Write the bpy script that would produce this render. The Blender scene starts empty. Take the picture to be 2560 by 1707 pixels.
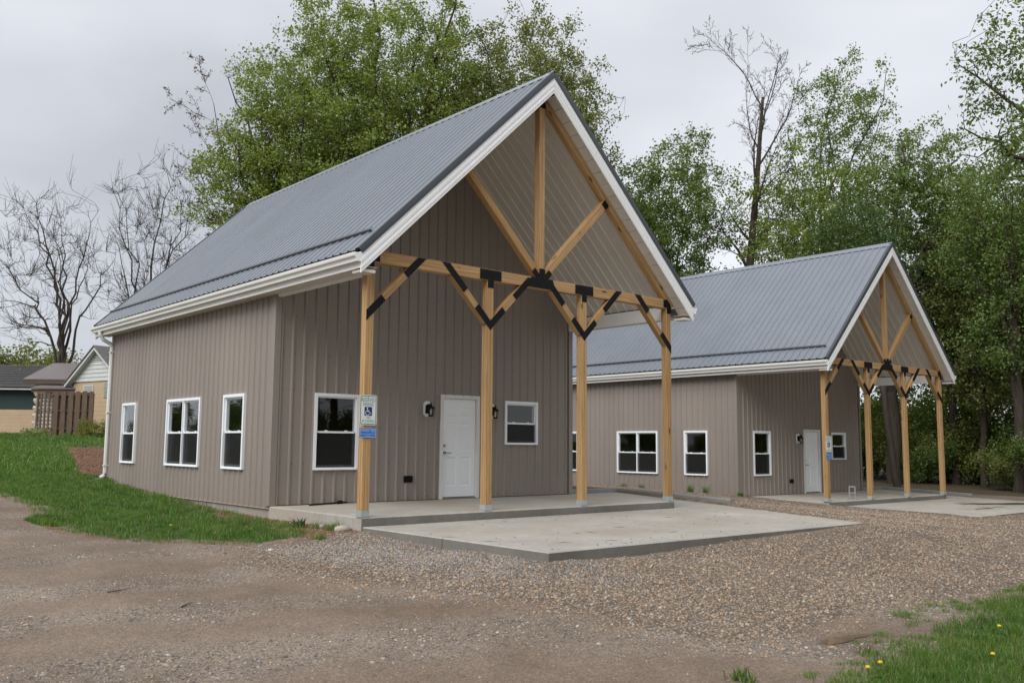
import bpy, math, random
import numpy as np
from mathutils import Vector, Matrix

random.seed(7)
RNG = np.random.default_rng(11)
sc = bpy.context.scene
COL = sc.collection

# ---------------------------------------------------------------- camera
YAW, PITCH, ROLL = 0.714, 0.112, 0.008
CAM = Vector((-7.464, -15.042, 1.099))
f_ = Vector((math.sin(YAW)*math.cos(PITCH), math.cos(YAW)*math.cos(PITCH), math.sin(PITCH)))
r_ = Vector((math.cos(YAW), -math.sin(YAW), 0))
u_ = r_.cross(f_)
cr, sr = math.cos(ROLL), math.sin(ROLL)
R_ = r_*cr + u_*sr
U_ = -r_*sr + u_*cr
cam_data = bpy.data.cameras.new("camera")
cam_data.sensor_width = 36.0
cam_data.lens = 2294.66/2560*36.0
cam_data.clip_start = 0.05
cam_data.clip_end = 3000
cam_data.dof.use_dof = True
cam_data.dof.focus_distance = 17.5
cam_data.dof.aperture_fstop = 3.5
cam = bpy.data.objects.new("camera", cam_data)
COL.objects.link(cam)
m = Matrix.Identity(4)
for i, v in enumerate((R_, U_, -f_)):
    m[0][i], m[1][i], m[2][i] = v
m.translation = CAM
cam.matrix_world = m
sc.camera = cam

# ---------------------------------------------------------------- sky, sun, exposure
SUN_EL, SUN_AZ = math.radians(46), math.radians(254)   # azimuth clockwise from +Y
world = bpy.data.worlds.new("World")
sc.world = world
world.use_nodes = True
wn, wl = world.node_tree.nodes, world.node_tree.links
wn.clear()
wo = wn.new("ShaderNodeOutputWorld")
bg = wn.new("ShaderNodeBackground")
bg.inputs[1].default_value = 0.1
sky = wn.new("ShaderNodeTexSky")
sky.sky_type = 'NISHITA'
sky.sun_disc = False
sky.sun_elevation = SUN_EL
sky.sun_rotation = SUN_AZ
tc = wn.new("ShaderNodeTexCoord")
mp = wn.new("ShaderNodeMapping")
mp.inputs['Scale'].default_value = (1.0, 1.0, 2.2)
mp.inputs['Location'].default_value = (2.2, 6.1, 3.0)
nz = wn.new("ShaderNodeTexNoise")
nz.inputs['Scale'].default_value = 1.25
nz.inputs['Detail'].default_value = 5
nz.inputs['Roughness'].default_value = 0.45
ramp = wn.new("ShaderNodeValToRGB")
ramp.color_ramp.elements[0].position = 0.33
ramp.color_ramp.elements[0].color = (2.6, 2.73, 3.0, 1)
ramp.color_ramp.elements[1].position = 0.62
ramp.color_ramp.elements[1].color = (4.65, 4.73, 5.0, 1)
mix = wn.new("ShaderNodeMixRGB")
mix.inputs[0].default_value = 0.97
wl.new(tc.outputs['Generated'], mp.inputs[0])
wl.new(mp.outputs[0], nz.inputs['Vector'])
wl.new(nz.outputs['Fac'], ramp.inputs[0])
wl.new(sky.outputs[0], mix.inputs[1])
wl.new(ramp.outputs[0], mix.inputs[2])
wl.new(mix.outputs[0], bg.inputs[0])
wl.new(bg.outputs[0], wo.inputs[0])

sun_d = bpy.data.lights.new("sun", 'SUN')
sun_d.energy = 1.5
sun_d.angle = math.radians(48)
sun_d.color = (1.0, 0.985, 0.96)
sun = bpy.data.objects.new("sun", sun_d)
COL.objects.link(sun)
sd = Vector((math.sin(SUN_AZ)*math.cos(SUN_EL), math.cos(SUN_AZ)*math.cos(SUN_EL), math.sin(SUN_EL)))
sun.rotation_euler = sd.to_track_quat('Z', 'Y').to_euler()
sun.location = (0, 0, 40)

vs = sc.view_settings
vs.view_transform = 'Standard'
vs.look = 'None'
vs.exposure = 1.05
vs.gamma = 1.0
vs.use_curve_mapping = False
sc.cycles.max_bounces = 7
sc.cycles.diffuse_bounces = 4
sc.cycles.transparent_max_bounces = 12

# ---------------------------------------------------------------- materials
def node_mat(name):
    mt = bpy.data.materials.new(name)
    mt.use_nodes = True
    nt = mt.node_tree
    b = nt.nodes['Principled BSDF']
    return mt, nt, b

def N(nt, kind, **kw):
    n = nt.nodes.new(kind)
    for k, v in kw.items():
        if k in n.inputs:
            n.inputs[k].default_value = v
        else:
            setattr(n, k, v)
    return n

def ramp2(nt, fac, stops):
    r = nt.nodes.new("ShaderNodeValToRGB")
    e = r.color_ramp.elements
    while len(e) < len(stops):
        e.new(0.5)
    for el, (p, c) in zip(e, stops):
        el.position = p
        el.color = tuple(c) + (1,) if len(c) == 3 else c
    nt.links.new(fac, r.inputs[0])
    return r

def mixc(nt, fac, a, b, mode='MIX'):
    n = nt.nodes.new("ShaderNodeMixRGB")
    n.blend_type = mode
    for i, v in ((0, fac), (1, a), (2, b)):
        if isinstance(v, (int, float)):
            n.inputs[i].default_value = v
        elif isinstance(v, tuple):
            n.inputs[i].default_value = v + (1,) if len(v) == 3 else v
        else:
            nt.links.new(v, n.inputs[i])
    return n.outputs[0]

def coords(nt, scale=(1, 1, 1), which='Object', rnd=True):
    t = nt.nodes.new("ShaderNodeTexCoord")
    mpn = nt.nodes.new("ShaderNodeMapping")
    mpn.inputs['Scale'].default_value = scale
    nt.links.new(t.outputs[which], mpn.inputs[0])
    if rnd:
        oi = nt.nodes.new("ShaderNodeObjectInfo")
        mu = nt.nodes.new("ShaderNodeMath"); mu.operation = 'MULTIPLY'; mu.inputs[1].default_value = 37.0
        nt.links.new(oi.outputs['Random'], mu.inputs[0])
        nt.links.new(mu.outputs[0], mpn.inputs['Location'])
    return mpn.outputs[0]

def bump(nt, b, height, strength=0.3, dist=0.01):
    bn = nt.nodes.new("ShaderNodeBump")
    bn.inputs['Strength'].default_value = strength
    bn.inputs['Distance'].default_value = dist
    nt.links.new(height, bn.inputs['Height'])
    nt.links.new(bn.outputs[0], b.inputs['Normal'])

def sc3(c, k):
    return tuple(x*k for x in c)

def painted(name, col, rough=0.5, var=0.08, scale=3.0, metallic=0.0, spec=0.5, dirt=None, stretch=(1, 1, 1)):
    mt, nt, b = node_mat(name)
    v = coords(nt, stretch)
    n1 = N(nt, "ShaderNodeTexNoise", Scale=scale, Detail=6.0, Roughness=0.6)
    nt.links.new(v, n1.inputs['Vector'])
    r = ramp2(nt, n1.outputs['Fac'], [(0.3, sc3(col, 1-var)), (0.7, sc3(col, 1+var))])
    c = r.outputs[0]
    if dirt:
        n2 = N(nt, "ShaderNodeTexNoise", Scale=scale*7, Detail=8.0, Roughness=0.7)
        nt.links.new(v, n2.inputs['Vector'])
        r2 = ramp2(nt, n2.outputs['Fac'], [(0.55, (0, 0, 0)), (0.8, (dirt[1],)*3)])
        c = mixc(nt, r2.outputs[0], c, dirt[0])
    nt.links.new(c, b.inputs['Base Color'])
    b.inputs['Roughness'].default_value = rough
    b.inputs['Metallic'].default_value = metallic
    b.inputs['Specular IOR Level'].default_value = spec
    return mt

def wood_mat(name, light, dark, knot=(0.12, 0.055, 0.022)):
    mt, nt, b = node_mat(name)
    v = coords(nt, (14, 14, 0.9))
    n1 = N(nt, "ShaderNodeTexNoise", Scale=1.5, Detail=5.0, Roughness=0.6, Distortion=1.0)
    nt.links.new(v, n1.inputs['Vector'])
    w = N(nt, "ShaderNodeTexWave", Scale=0.55, Distortion=5.0, Detail=3.0)
    w.wave_type = 'RINGS'; w.rings_direction = 'Z'
    nt.links.new(v, w.inputs['Vector'])
    c1 = ramp2(nt, n1.outputs['Fac'], [(0.3, dark), (0.7, light)]).outputs[0]
    c2 = ramp2(nt, w.outputs['Color'], [(0.2, (0.62, 0.62, 0.62)), (0.6, (1, 1, 1))]).outputs[0]
    c = mixc(nt, 0.55, c1, c2, 'MULTIPLY')
    # per member tone
    oi = nt.nodes.new("ShaderNodeObjectInfo")
    tone = ramp2(nt, oi.outputs['Random'], [(0, (0.86, 0.84, 0.8)), (1, (1.1, 1.1, 1.12))]).outputs[0]
    c = mixc(nt, 1.0, c, tone, 'MULTIPLY')
    # knots
    vk = coords(nt, (7, 7, 2.2))
    vo = N(nt, "ShaderNodeTexVoronoi", Scale=0.75, Randomness=1.0)
    nt.links.new(vk, vo.inputs['Vector'])
    kf = ramp2(nt, vo.outputs['Distance'], [(0.07, (1, 1, 1)), (0.16, (0, 0, 0))]).outputs[0]
    c = mixc(nt, kf, c, knot)
    # drying checks along the grain
    vc = coords(nt, (42, 42, 0.5))
    n3 = N(nt, "ShaderNodeTexNoise", Scale=1.0, Detail=2.0)
    nt.links.new(vc, n3.inputs['Vector'])
    ck = ramp2(nt, n3.outputs['Fac'], [(0.68, (0, 0, 0)), (0.74, (0.7, 0.7, 0.7))]).outputs[0]
    c = mixc(nt, ck, c, sc3(dark, 0.4))
    nt.links.new(c, b.inputs['Base Color'])
    b.inputs['Roughness'].default_value = 0.75
    b.inputs['Specular IOR Level'].default_value = 0.25
    bump(nt, b, n1.outputs['Fac'], 0.25, 0.004)
    return mt

def concrete_mat(name, base, edge_dark=0.75, stain=(0.36, 0.27, 0.17)):
    mt, nt, b = node_mat(name)
    v = coords(nt, (1, 1, 1), 'Object', False)
    n1 = N(nt, "ShaderNodeTexNoise", Scale=0.8, Detail=8.0, Roughness=0.65)
    n2 = N(nt, "ShaderNodeTexNoise", Scale=9.0, Detail=8.0, Roughness=0.7)
    n3 = N(nt, "ShaderNodeTexNoise", Scale=0.45, Detail=4.0, Roughness=0.6)
    n4 = N(nt, "ShaderNodeTexNoise", Scale=90.0, Detail=3.0)
    for n in (n1, n2, n3, n4):
        nt.links.new(v, n.inputs['Vector'])
    c = ramp2(nt, n1.outputs['Fac'], [(0.3, sc3(base, 0.8)), (0.7, sc3(base, 1.12))]).outputs[0]
    c2 = ramp2(nt, n2.outputs['Fac'], [(0.35, (0.75, 0.74, 0.72)), (0.6, (1, 1, 1))]).outputs[0]
    c = mixc(nt, 0.6, c, c2, 'MULTIPLY')
    s = ramp2(nt, n3.outputs['Fac'], [(0.47, (0, 0, 0)), (0.66, (0.62, 0.62, 0.62))]).outputs[0]
    c = mixc(nt, s, c, stain)
    sp = ramp2(nt, n4.outputs['Fac'], [(0.3, (0.8, 0.8, 0.8)), (0.6, (1.05, 1.05, 1.05))]).outputs[0]
    c = mixc(nt, 0.7, c, sp, 'MULTIPLY')
    nt.links.new(c, b.inputs['Base Color'])
    b.inputs['Roughness'].default_value = 0.85
    bump(nt, b, n4.outputs['Fac'], 0.2, 0.003)
    return mt

def glass_mat(name, tint=(0.75, 0.78, 0.78)):
    mt, nt, b = node_mat(name)
    out = nt.nodes['Material Output']
    tr = N(nt, "ShaderNodeBsdfTransparent", Color=tint + (1,))
    gl = N(nt, "ShaderNodeBsdfGlossy", Roughness=0.015)
    gl.inputs['Color'].default_value = (0.95, 0.97, 0.97, 1)
    lw = N(nt, "ShaderNodeLayerWeight", Blend=0.5)
    pw = N(nt, "ShaderNodeMath", operation='POWER'); pw.inputs[1].default_value = 3.0
    nt.links.new(lw.outputs['Facing'], pw.inputs[0])
    fr = N(nt, "ShaderNodeMath", operation='MULTIPLY_ADD'); fr.inputs[1].default_value = 0.85; fr.inputs[2].default_value = 0.05
    nt.links.new(pw.outputs[0], fr.inputs[0])
    mx = nt.nodes.new("ShaderNodeMixShader")
    v = coords(nt, (1, 1, 1))
    n1 = N(nt, "ShaderNodeTexNoise", Scale=1.2, Detail=1.0)
    nt.links.new(v, n1.inputs['Vector'])
    bn = N(nt, "ShaderNodeBump", Strength=0.06, Distance=0.02)
    nt.links.new(n1.outputs['Fac'], bn.inputs['Height'])
    nt.links.new(bn.outputs[0], gl.inputs['Normal'])
    nt.links.new(fr.outputs[0], mx.inputs[0])
    nt.links.new(tr.outputs[0], mx.inputs[1])
    nt.links.new(gl.outputs[0], mx.inputs[2])
    nt.links.new(mx.outputs[0], out.inputs[0])
    return mt

def screen_mat(name):
    mt, nt, b = node_mat(name)
    out = nt.nodes['Material Output']
    tr = N(nt, "ShaderNodeBsdfTransparent", Color=(0.85, 0.85, 0.85, 1))
    df = N(nt, "ShaderNodeBsdfDiffuse", Color=(0.035, 0.035, 0.035, 1))
    mx = nt.nodes.new("ShaderNodeMixShader")
    v = coords(nt, (1, 1, 1))
    n1 = N(nt, "ShaderNodeTexNoise", Scale=4.0, Detail=2.0)
    nt.links.new(v, n1.inputs['Vector'])
    r = ramp2(nt, n1.outputs['Fac'], [(0.3, (0.55, 0.55, 0.55)), (0.7, (0.65, 0.65, 0.65))])
    nt.links.new(r.outputs[0], mx.inputs[0])
    nt.links.new(tr.outputs[0], mx.inputs[1])
    nt.links.new(df.outputs[0], mx.inputs[2])
    nt.links.new(mx.outputs[0], out.inputs[0])
    return mt

def leaf_mat(name):
    mt, nt, b = node_mat(name)
    out = nt.nodes['Material Output']
    at = N(nt, "ShaderNodeAttribute", attribute_name="tint")
    df = N(nt, "ShaderNodeBsdfDiffuse")
    tl = N(nt, "ShaderNodeBsdfTranslucent")
    gs = N(nt, "ShaderNodeBsdfGlossy", Roughness=0.45)
    gs.inputs['Color'].default_value = (0.5, 0.5, 0.5, 1)
    nt.links.new(at.outputs['Color'], df.inputs['Color'])
    tcx = mixc(nt, 1.0, at.outputs['Color'], (1.15, 1.2, 0.7), 'MULTIPLY')
    nt.links.new(tcx, tl.inputs['Color'])
    m1 = nt.nodes.new("ShaderNodeMixShader"); m1.inputs[0].default_value = 0.42
    m2 = nt.nodes.new("ShaderNodeMixShader"); m2.inputs[0].default_value = 0.05
    nt.links.new(df.outputs[0], m1.inputs[1]); nt.links.new(tl.outputs[0], m1.inputs[2])
    nt.links.new(m1.outputs[0], m2.inputs[1]); nt.links.new(gs.outputs[0], m2.inputs[2])
    nt.links.new(m2.outputs[0], out.inputs[0])
    return mt

def tint_mat(name, rough=0.8):
    mt, nt, b = node_mat(name)
    at = N(nt, "ShaderNodeAttribute", attribute_name="tint")
    v = coords(nt, (1, 1, 1), 'Object', False)
    n1 = N(nt, "ShaderNodeTexNoise", Scale=70.0, Detail=3.0)
    nt.links.new(v, n1.inputs['Vector'])
    sp = ramp2(nt, n1.outputs['Fac'], [(0.3, (0.75, 0.75, 0.75)), (0.65, (1.1, 1.1, 1.1))]).outputs[0]
    c = mixc(nt, 1.0, at.outputs['Color'], sp, 'MULTIPLY')
    nt.links.new(c, b.inputs['Base Color'])
    b.inputs['Roughness'].default_value = rough
    return mt

M = {}
def siding_mat():
    mt, nt, b = node_mat("taupe_siding")
    v = coords(nt, (1, 1, .35), 'Object', False)
    n1 = N(nt, "ShaderNodeTexNoise", Scale=0.8, Detail=6.0, Roughness=0.6); nt.links.new(v, n1.inputs['Vector'])
    n2 = N(nt, "ShaderNodeTexNoise", Scale=9.0, Detail=6.0, Roughness=0.7); nt.links.new(v, n2.inputs['Vector'])
    col = (0.262, 0.226, 0.199)
    c = ramp2(nt, n1.outputs['Fac'], [(0.3, sc3(col, .93)), (0.7, sc3(col, 1.07))]).outputs[0]
    # panel to panel tone
    oi = nt.nodes.new("ShaderNodeObjectInfo")
    c = mixc(nt, 1.0, c, ramp2(nt, oi.outputs['Random'], [(0, (.965,)*3), (1, (1.035,)*3)]).outputs[0], 'MULTIPLY')
    t = nt.nodes.new("ShaderNodeTexCoord"); sp = nt.nodes.new("ShaderNodeSeparateXYZ"); nt.links.new(t.outputs['Object'], sp.inputs[0])
    low = N(nt, "ShaderNodeMath", operation='MULTIPLY_ADD'); low.inputs[1].default_value = -1.6; low.inputs[2].default_value = .62
    nt.links.new(sp.outputs[2], low.inputs[0])
    ad = N(nt, "ShaderNodeMath", operation='ADD'); nt.links.new(low.outputs[0], ad.inputs[0])
    sb = N(nt, "ShaderNodeMath", operation='MULTIPLY_ADD'); sb.inputs[1].default_value = 1.6; sb.inputs[2].default_value = -.8
    nt.links.new(n2.outputs['Fac'], sb.inputs[0]); nt.links.new(sb.outputs[0], ad.inputs[1])
    mud = ramp2(nt, ad.outputs[0], [(.35, (0, 0, 0)), (.75, (.38,)*3)]).outputs[0]
    c = mixc(nt, mud, c, (.26, .19, .135))
    nt.links.new(c, b.inputs['Base Color'])
    rr = ramp2(nt, n2.outputs['Fac'], [(.3, (.36,)*3), (.7, (.5,)*3)]).outputs[0]
    nt.links.new(rr, b.inputs['Roughness'])
    n3 = N(nt, "ShaderNodeTexNoise", Scale=2.2, Detail=1.0); nt.links.new(v, n3.inputs['Vector'])
    bump(nt, b, n3.outputs['Fac'], .12, .02)
    return mt
M['siding'] = siding_mat()
M['roof'] = painted("grey_roof_metal", (0.185, 0.205, 0.235), 0.30, 0.07, 0.6, 0.0, 0.6)
M['roof_trim'] = painted("charcoal_trim", (0.055, 0.064, 0.078), 0.4, 0.06, 1.0, 0.0, 0.5)
M['white'] = painted("white_aluminium", (0.89, 0.895, 0.90), 0.4, 0.03, 1.5, 0.0, 0.4, dirt=((0.5, 0.48, 0.42), 0.18))
M['vinyl'] = painted("white_vinyl", (0.84, 0.87, 0.91), 0.35, 0.02, 2.0)
M['gutter'] = painted("white_gutter", (0.68, 0.68, 0.65), 0.3, 0.05, 1.2, 0.0, 0.5, dirt=((0.42, 0.40, 0.33), 0.3))
M['ceiling'] = painted("bone_ceiling_metal", (0.70, 0.67, 0.62), 0.38, 0.04, 1.0)
M['soffit'] = painted("bone_soffit", (0.68, 0.65, 0.60), 0.5, 0.04, 2.0)
M['door'] = painted("white_door_paint", (0.86, 0.89, 0.92), 0.4, 0.02, 1.0)
M['door_frame'] = painted("off_white_frame", (0.72, 0.70, 0.69), 0.45, 0.04, 3.0)
M['wood'] = wood_mat("pine_timber", (0.545, 0.352, 0.172), (0.39, 0.232, 0.103))
M['black'] = painted("black_steel", (0.009, 0.009, 0.010), 0.55, 0.2, 6.0, 0, 0.15)
M['bolt'] = painted("black_bolt", (0.03, 0.03, 0.032), 0.4, 0.2, 6.0)
M['galv'] = painted("galvanised_steel", (0.42, 0.46, 0.47), 0.5, 0.12, 14.0, 0.35)
M['screw'] = painted("taupe_screw", (0.09, 0.075, 0.068), 0.5, 0.1, 4.0)
M['roof_screw'] = painted("grey_screw", (0.05, 0.055, 0.065), 0.5, 0.1, 4.0)
M['concrete'] = concrete_mat("pale_concrete", (0.42, 0.395, 0.355), stain=(0.35, 0.29, 0.215))
M['found'] = concrete_mat("weathered_foundation", (0.34, 0.315, 0.27), stain=(0.16, 0.14, 0.11))
M['kerb'] = concrete_mat("grey_kerb_concrete", (0.30, 0.30, 0.295), stain=(0.2, 0.19, 0.17))
M['slab_edge'] = concrete_mat("grimy_shaded_slab_edge", (0.20, 0.19, 0.17), stain=(0.10, 0.095, 0.07))  # slab sides: real grime, with their shade also put into the colour
M['joint'] = concrete_mat("joint_bed_concrete", (0.22, 0.20, 0.18))  # darker concrete bed showing in the panel joints
M['glass'] = glass_mat("window_glass")
M['screen'] = screen_mat("insect_screen")
M['interior'] = painted("bare_interior", (0.16, 0.13, 0.10), 0.9, 0.3, 1.0)
M['screenframe'] = painted("grey_screen_frame", (0.33, 0.35, 0.37), 0.5, 0.05, 3.0)
M['lever'] = painted("satin_nickel", (0.30, 0.29, 0.27), 0.35, 0.1, 5.0, 0.8)
M['lampglass'] = glass_mat("lantern_glass", (0.9, 0.92, 0.9))
M['sign_white'] = painted("sign_white", (0.72, 0.74, 0.72), 0.45, 0.03, 4.0)
M['sign_green'] = painted("sign_green", (0.03, 0.20, 0.14), 0.5, 0.06, 4.0)
M['sign_navy'] = painted("sign_navy", (0.018, 0.02, 0.13), 0.5, 0.06, 4.0)
M['sign_blue'] = painted("sign_blue", (0.03, 0.17, 0.56), 0.45, 0.05, 4.0)
M['bark'] = painted("tree_bark", (0.062, 0.05, 0.04), 0.95, 0.35, 3.0, 0, 0.2, dirt=((0.12, 0.12, 0.10), 0.35), stretch=(3, 3, 0.6))
M['bark_pale'] = painted("pale_bark", (0.12, 0.105, 0.09), 0.95, 0.35, 3.0, 0, 0.2, dirt=((0.22, 0.22, 0.2), 0.5), stretch=(3, 3, 0.6))
M['leaf'] = leaf_mat("spring_leaves")
M['blade'] = leaf_mat("grass_blades")
M['stone'] = tint_mat("gravel_stones", 0.8)

# ---------------------------------------------------------------- mesh helpers
class MB:
    def __init__(s):
        s.v = []; s.f = []
    def add(s, vs_, fs_):
        o = len(s.v)
        s.v += [tuple(p) for p in vs_]
        s.f += [tuple(i+o for i in f) for f in fs_]
    def box(s, x0, x1, y0, y1, z0, z1):
        s.add([(x0, y0, z0), (x1, y0, z0), (x1, y1, z0), (x0, y1, z0), (x0, y0, z1), (x1, y0, z1), (x1, y1, z1), (x0, y1, z1)],
              [(0, 3, 2, 1), (4, 5, 6, 7), (0, 1, 5, 4), (1, 2, 6, 5), (2, 3, 7, 6), (3, 0, 4, 7)])
    def quad(s, a, b, c, d):
        s.add([a, b, c, d], [(0, 1, 2, 3)])
    def prism(s, poly, fn0, fn1):
        """poly: 2-D points; fn0/fn1 map a 2-D point to the two end caps"""
        n = len(poly)
        s.add([fn0(*p) for p in poly] + [fn1(*p) for p in poly],
              [tuple(range(n))[::-1], tuple(range(n, 2*n))] + [(i, (i+1) % n, n+(i+1) % n, n+i) for i in range(n)])
    def prism_y(s, poly, y0, y1):
        s.prism(poly, lambda x, z: (x, y0, z), lambda x, z: (x, y1, z))
    def prism_z(s, poly, z0, z1):
        s.prism(poly, lambda x, y: (x, y, z0), lambda x, y: (x, y, z1))
    def prism_x(s, poly, x0, x1):
        s.prism(poly, lambda y, z: (x0, y, z), lambda y, z: (x1, y, z))
    def tube(s, pts, rad, k=8, cap=True):
        pts = [Vector(p) for p in pts]
        if not hasattr(rad, '__len__'):
            rad = [rad]*len(pts)
        rings = []
        up = Vector((0, 0, 1))
        for i, p in enumerate(pts):
            d = (pts[min(i+1, len(pts)-1)] - pts[max(i-1, 0)]).normalized()
            a = d.cross(up if abs(d.z) < 0.95 else Vector((1, 0, 0))).normalized()
            b = d.cross(a)
            rings.append([p + a*math.cos(t)*rad[i] + b*math.sin(t)*rad[i] for t in [2*math.pi*j/k for j in range(k)]])
        o = len(s.v)
        for rg in rings:
            s.v += [tuple(q) for q in rg]
        for i in range(len(pts)-1):
            for j in range(k):
                s.f.append((o+i*k+j, o+i*k+(j+1) % k, o+(i+1)*k+(j+1) % k, o+(i+1)*k+j))
        if cap:
            s.f.append(tuple(o+j for j in range(k))[::-1])
            s.f.append(tuple(o+(len(pts)-1)*k+j for j in range(k)))
    def split_z(s):
        """separate into connected pieces (an opening can cut a panel in two)"""
        key = {}
        par = list(range(len(s.f)))
        def find(i):
            while par[i] != i:
                par[i] = par[par[i]]; i = par[i]
            return i
        for i, f in enumerate(s.f):
            for a in range(len(f)):
                for k in (tuple(round(c, 4) for c in s.v[f[a]]),):
                    if k in key: par[find(i)] = find(key[k])
                    else: key[k] = i
        # strips that share a seam line but not its ends
        out = {}
        for i, f in enumerate(s.f):
            m2 = out.setdefault(find(i), MB())
            m2.add([s.v[j] for j in f], [tuple(range(len(f)))])
        return list(out.values())
    def mesh(s, name, mat):
        me = bpy.data.meshes.new(name)
        me.from_pydata(s.v, [], s.f)
        me.materials.append(mat)
        me.update()
        return me
    def build(s, name, mat, parent=None, smooth=False):
        me = s.mesh(name, mat)
        if smooth:
            me.polygons.foreach_set('use_smooth', [True]*len(me.polygons))
        return link(name, me, parent)

def link(name, me, parent=None, mtx=None):
    o = bpy.data.objects.new(name, me)
    COL.objects.link(o)
    if parent is not None:
        o.parent = parent
    if mtx is not None:
        o.matrix_local = mtx
    return o

def tag(o, label=None, cat=None, group=None, kind=None):
    if label: o['label'] = label
    if cat: o['category'] = cat
    if group: o['group'] = group
    if kind: o['kind'] = kind
    return o

def empty(name, loc=(0, 0, 0), rz=0.0):
    o = bpy.data.objects.new(name, None)
    o.empty_display_size = 0.2
    COL.objects.link(o)
    o.location = loc
    o.rotation_euler = (0, 0, rz)
    return o

CHILDREN = {}
def copy_tree(o, parent=None):
    kids = [c for c in ALLKIDS.get(o.name, [])]
    c = o.copy()
    COL.objects.link(c)
    c.parent = parent
    for k in kids:
        copy_tree(k, c)
    return c

def index_kids():
    global ALLKIDS
    ALLKIDS = {}
    for o in COL.objects:
        if o.parent:
            ALLKIDS.setdefault(o.parent.name, []).append(o)

def np_mesh(name, verts, faces, mat, tint=None, smooth=False):
    """verts (n,3); faces (m,k) all the same k; tint (n,3)"""
    me = bpy.data.meshes.new(name)
    n, (mf, k) = len(verts), faces.shape
    me.vertices.add(n)
    me.vertices.foreach_set('co', np.asarray(verts, np.float32).ravel())
    me.loops.add(mf*k)
    me.loops.foreach_set('vertex_index', np.asarray(faces, np.int32).ravel())
    me.polygons.add(mf)
    me.polygons.foreach_set('loop_start', np.arange(0, mf*k, k, dtype=np.int32))
    if smooth:
        me.polygons.foreach_set('use_smooth', np.ones(mf, bool))
    me.materials.append(mat)
    me.update(calc_edges=True)
    if tint is not None:
        a = me.attributes.new('tint', 'FLOAT_COLOR', 'POINT')
        a.data.foreach_set('color', np.concatenate([tint, np.ones((n, 1))], 1).astype(np.float32).ravel())
    return me

# ---------------------------------------------------------------- terrain
CTRL = np.array([
 (-7.5,-15,-.62),(-3,-10,-.6),(0.5,-10.5,-.66),(0,-12.5,-.55),(4,-10.8,-.57),(0,-7.3,-.26),(-.4,-5,-.29),(-.4,-3,-.2),(-.4,0,-.24),
 (-.4,4.9,-.08),(-.4,8.9,.18),(-2.8,.7,-.3),(-2.25,-1.2,-.32),(-1.5,-2.8,-.29),(-2.6,4,-.14),(-2.7,7.2,.02),(-6,-7,-.55),(-6,0,-.33),(-7,8,.05),
 (3.6,-7.4,-.24),(7.2,-7.4,-.17),(9.3,-3,-.1),(9.3,0.1,.08),(8.3,2,.08),(8.3,6,.12),(12,4,-.08),(16.1,8.9,-.23),(16.1,5,-.31),(16.1,1.8,-.38),(12,-2,-.3),(15,-1.5,-.48),
 (16.1,-3,-.53),(16.2,-5.5,-.58),(20,-6,-.6),(25,-5,-.6),(26,2,-.42),(30,2,-.5),(8,-10,-.5),(12,-8,-.45),(15,-12,-.65),(0,20,.72),(2,14,.42),(3.6,28,1.32),(5,27,1.42),(6,33,1.5),(4,41,1.5),
 (-5,30,1.0),(0.4,11,.28),(8,12,.3),(4,10.5,.3),(20,14,-.15),(32,10,-.4),(42,-2,-.6),(42,22,0),(12,14,.2),(14,30,.9),(-15,-5,-.4),(-12,15,.2),(-15,35,1.2),(-10,-20,-.6),(5,-18,-.5),(25,-18,-.8),(60,0,-1),(60,40,0),(20,60,1.5),(-30,60,1.5),(-40,0,0),(0,-45,-.8),(50,-30,-1.5)], float)
def _rbf():
    d = np.linalg.norm(CTRL[:, None, :2]-CTRL[None, :, :2], axis=2)
    n = len(CTRL)
    A = np.zeros((n+1, n+1)); A[:n, :n] = d + np.eye(n)*0.02; A[:n, n] = 1; A[n, :n] = 1
    return np.linalg.solve(A, np.append(CTRL[:, 2], 0))
_w = _rbf()
def ground_z(x, y):
    x = np.atleast_1d(np.asarray(x, float)); y = np.atleast_1d(np.asarray(y, float))
    sh = x.shape
    x = x.ravel(); y = y.ravel()
    out = np.empty(len(x))
    for i in range(0, len(x), 20000):
        xs, ys = np.clip(x[i:i+20000], -90, 110), np.clip(y[i:i+20000], -70, 110)
        out[i:i+20000] = np.hypot(xs[:, None]-CTRL[None, :, 0], ys[:, None]-CTRL[None, :, 1]) @ _w[:-1] + _w[-1]
    return out.reshape(sh)
def gz(x, y):
    return float(ground_z(x, y)[0])

def sdist(px, py, poly):
    """signed distance to polygon, positive inside"""
    p = np.array(poly, float)
    ins = np.zeros(px.shape, bool)
    best = np.full(px.shape, 1e9)
    for i in range(len(p)):
        a, b = p[i], p[(i+1) % len(p)]
        e = b-a
        t = np.clip(((px-a[0])*e[0]+(py-a[1])*e[1])/(e@e), 0, 1)
        best = np.minimum(best, np.hypot(px-a[0]-t*e[0], py-a[1]-t*e[1]))
        c = ((a[1] > py) != (b[1] > py))
        with np.errstate(divide='ignore', invalid='ignore'):
            xi = (b[0]-a[0])*(py-a[1])/(b[1]-a[1])+a[0]
        ins ^= c & (px < xi)
    return np.where(ins, best, -best)

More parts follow.
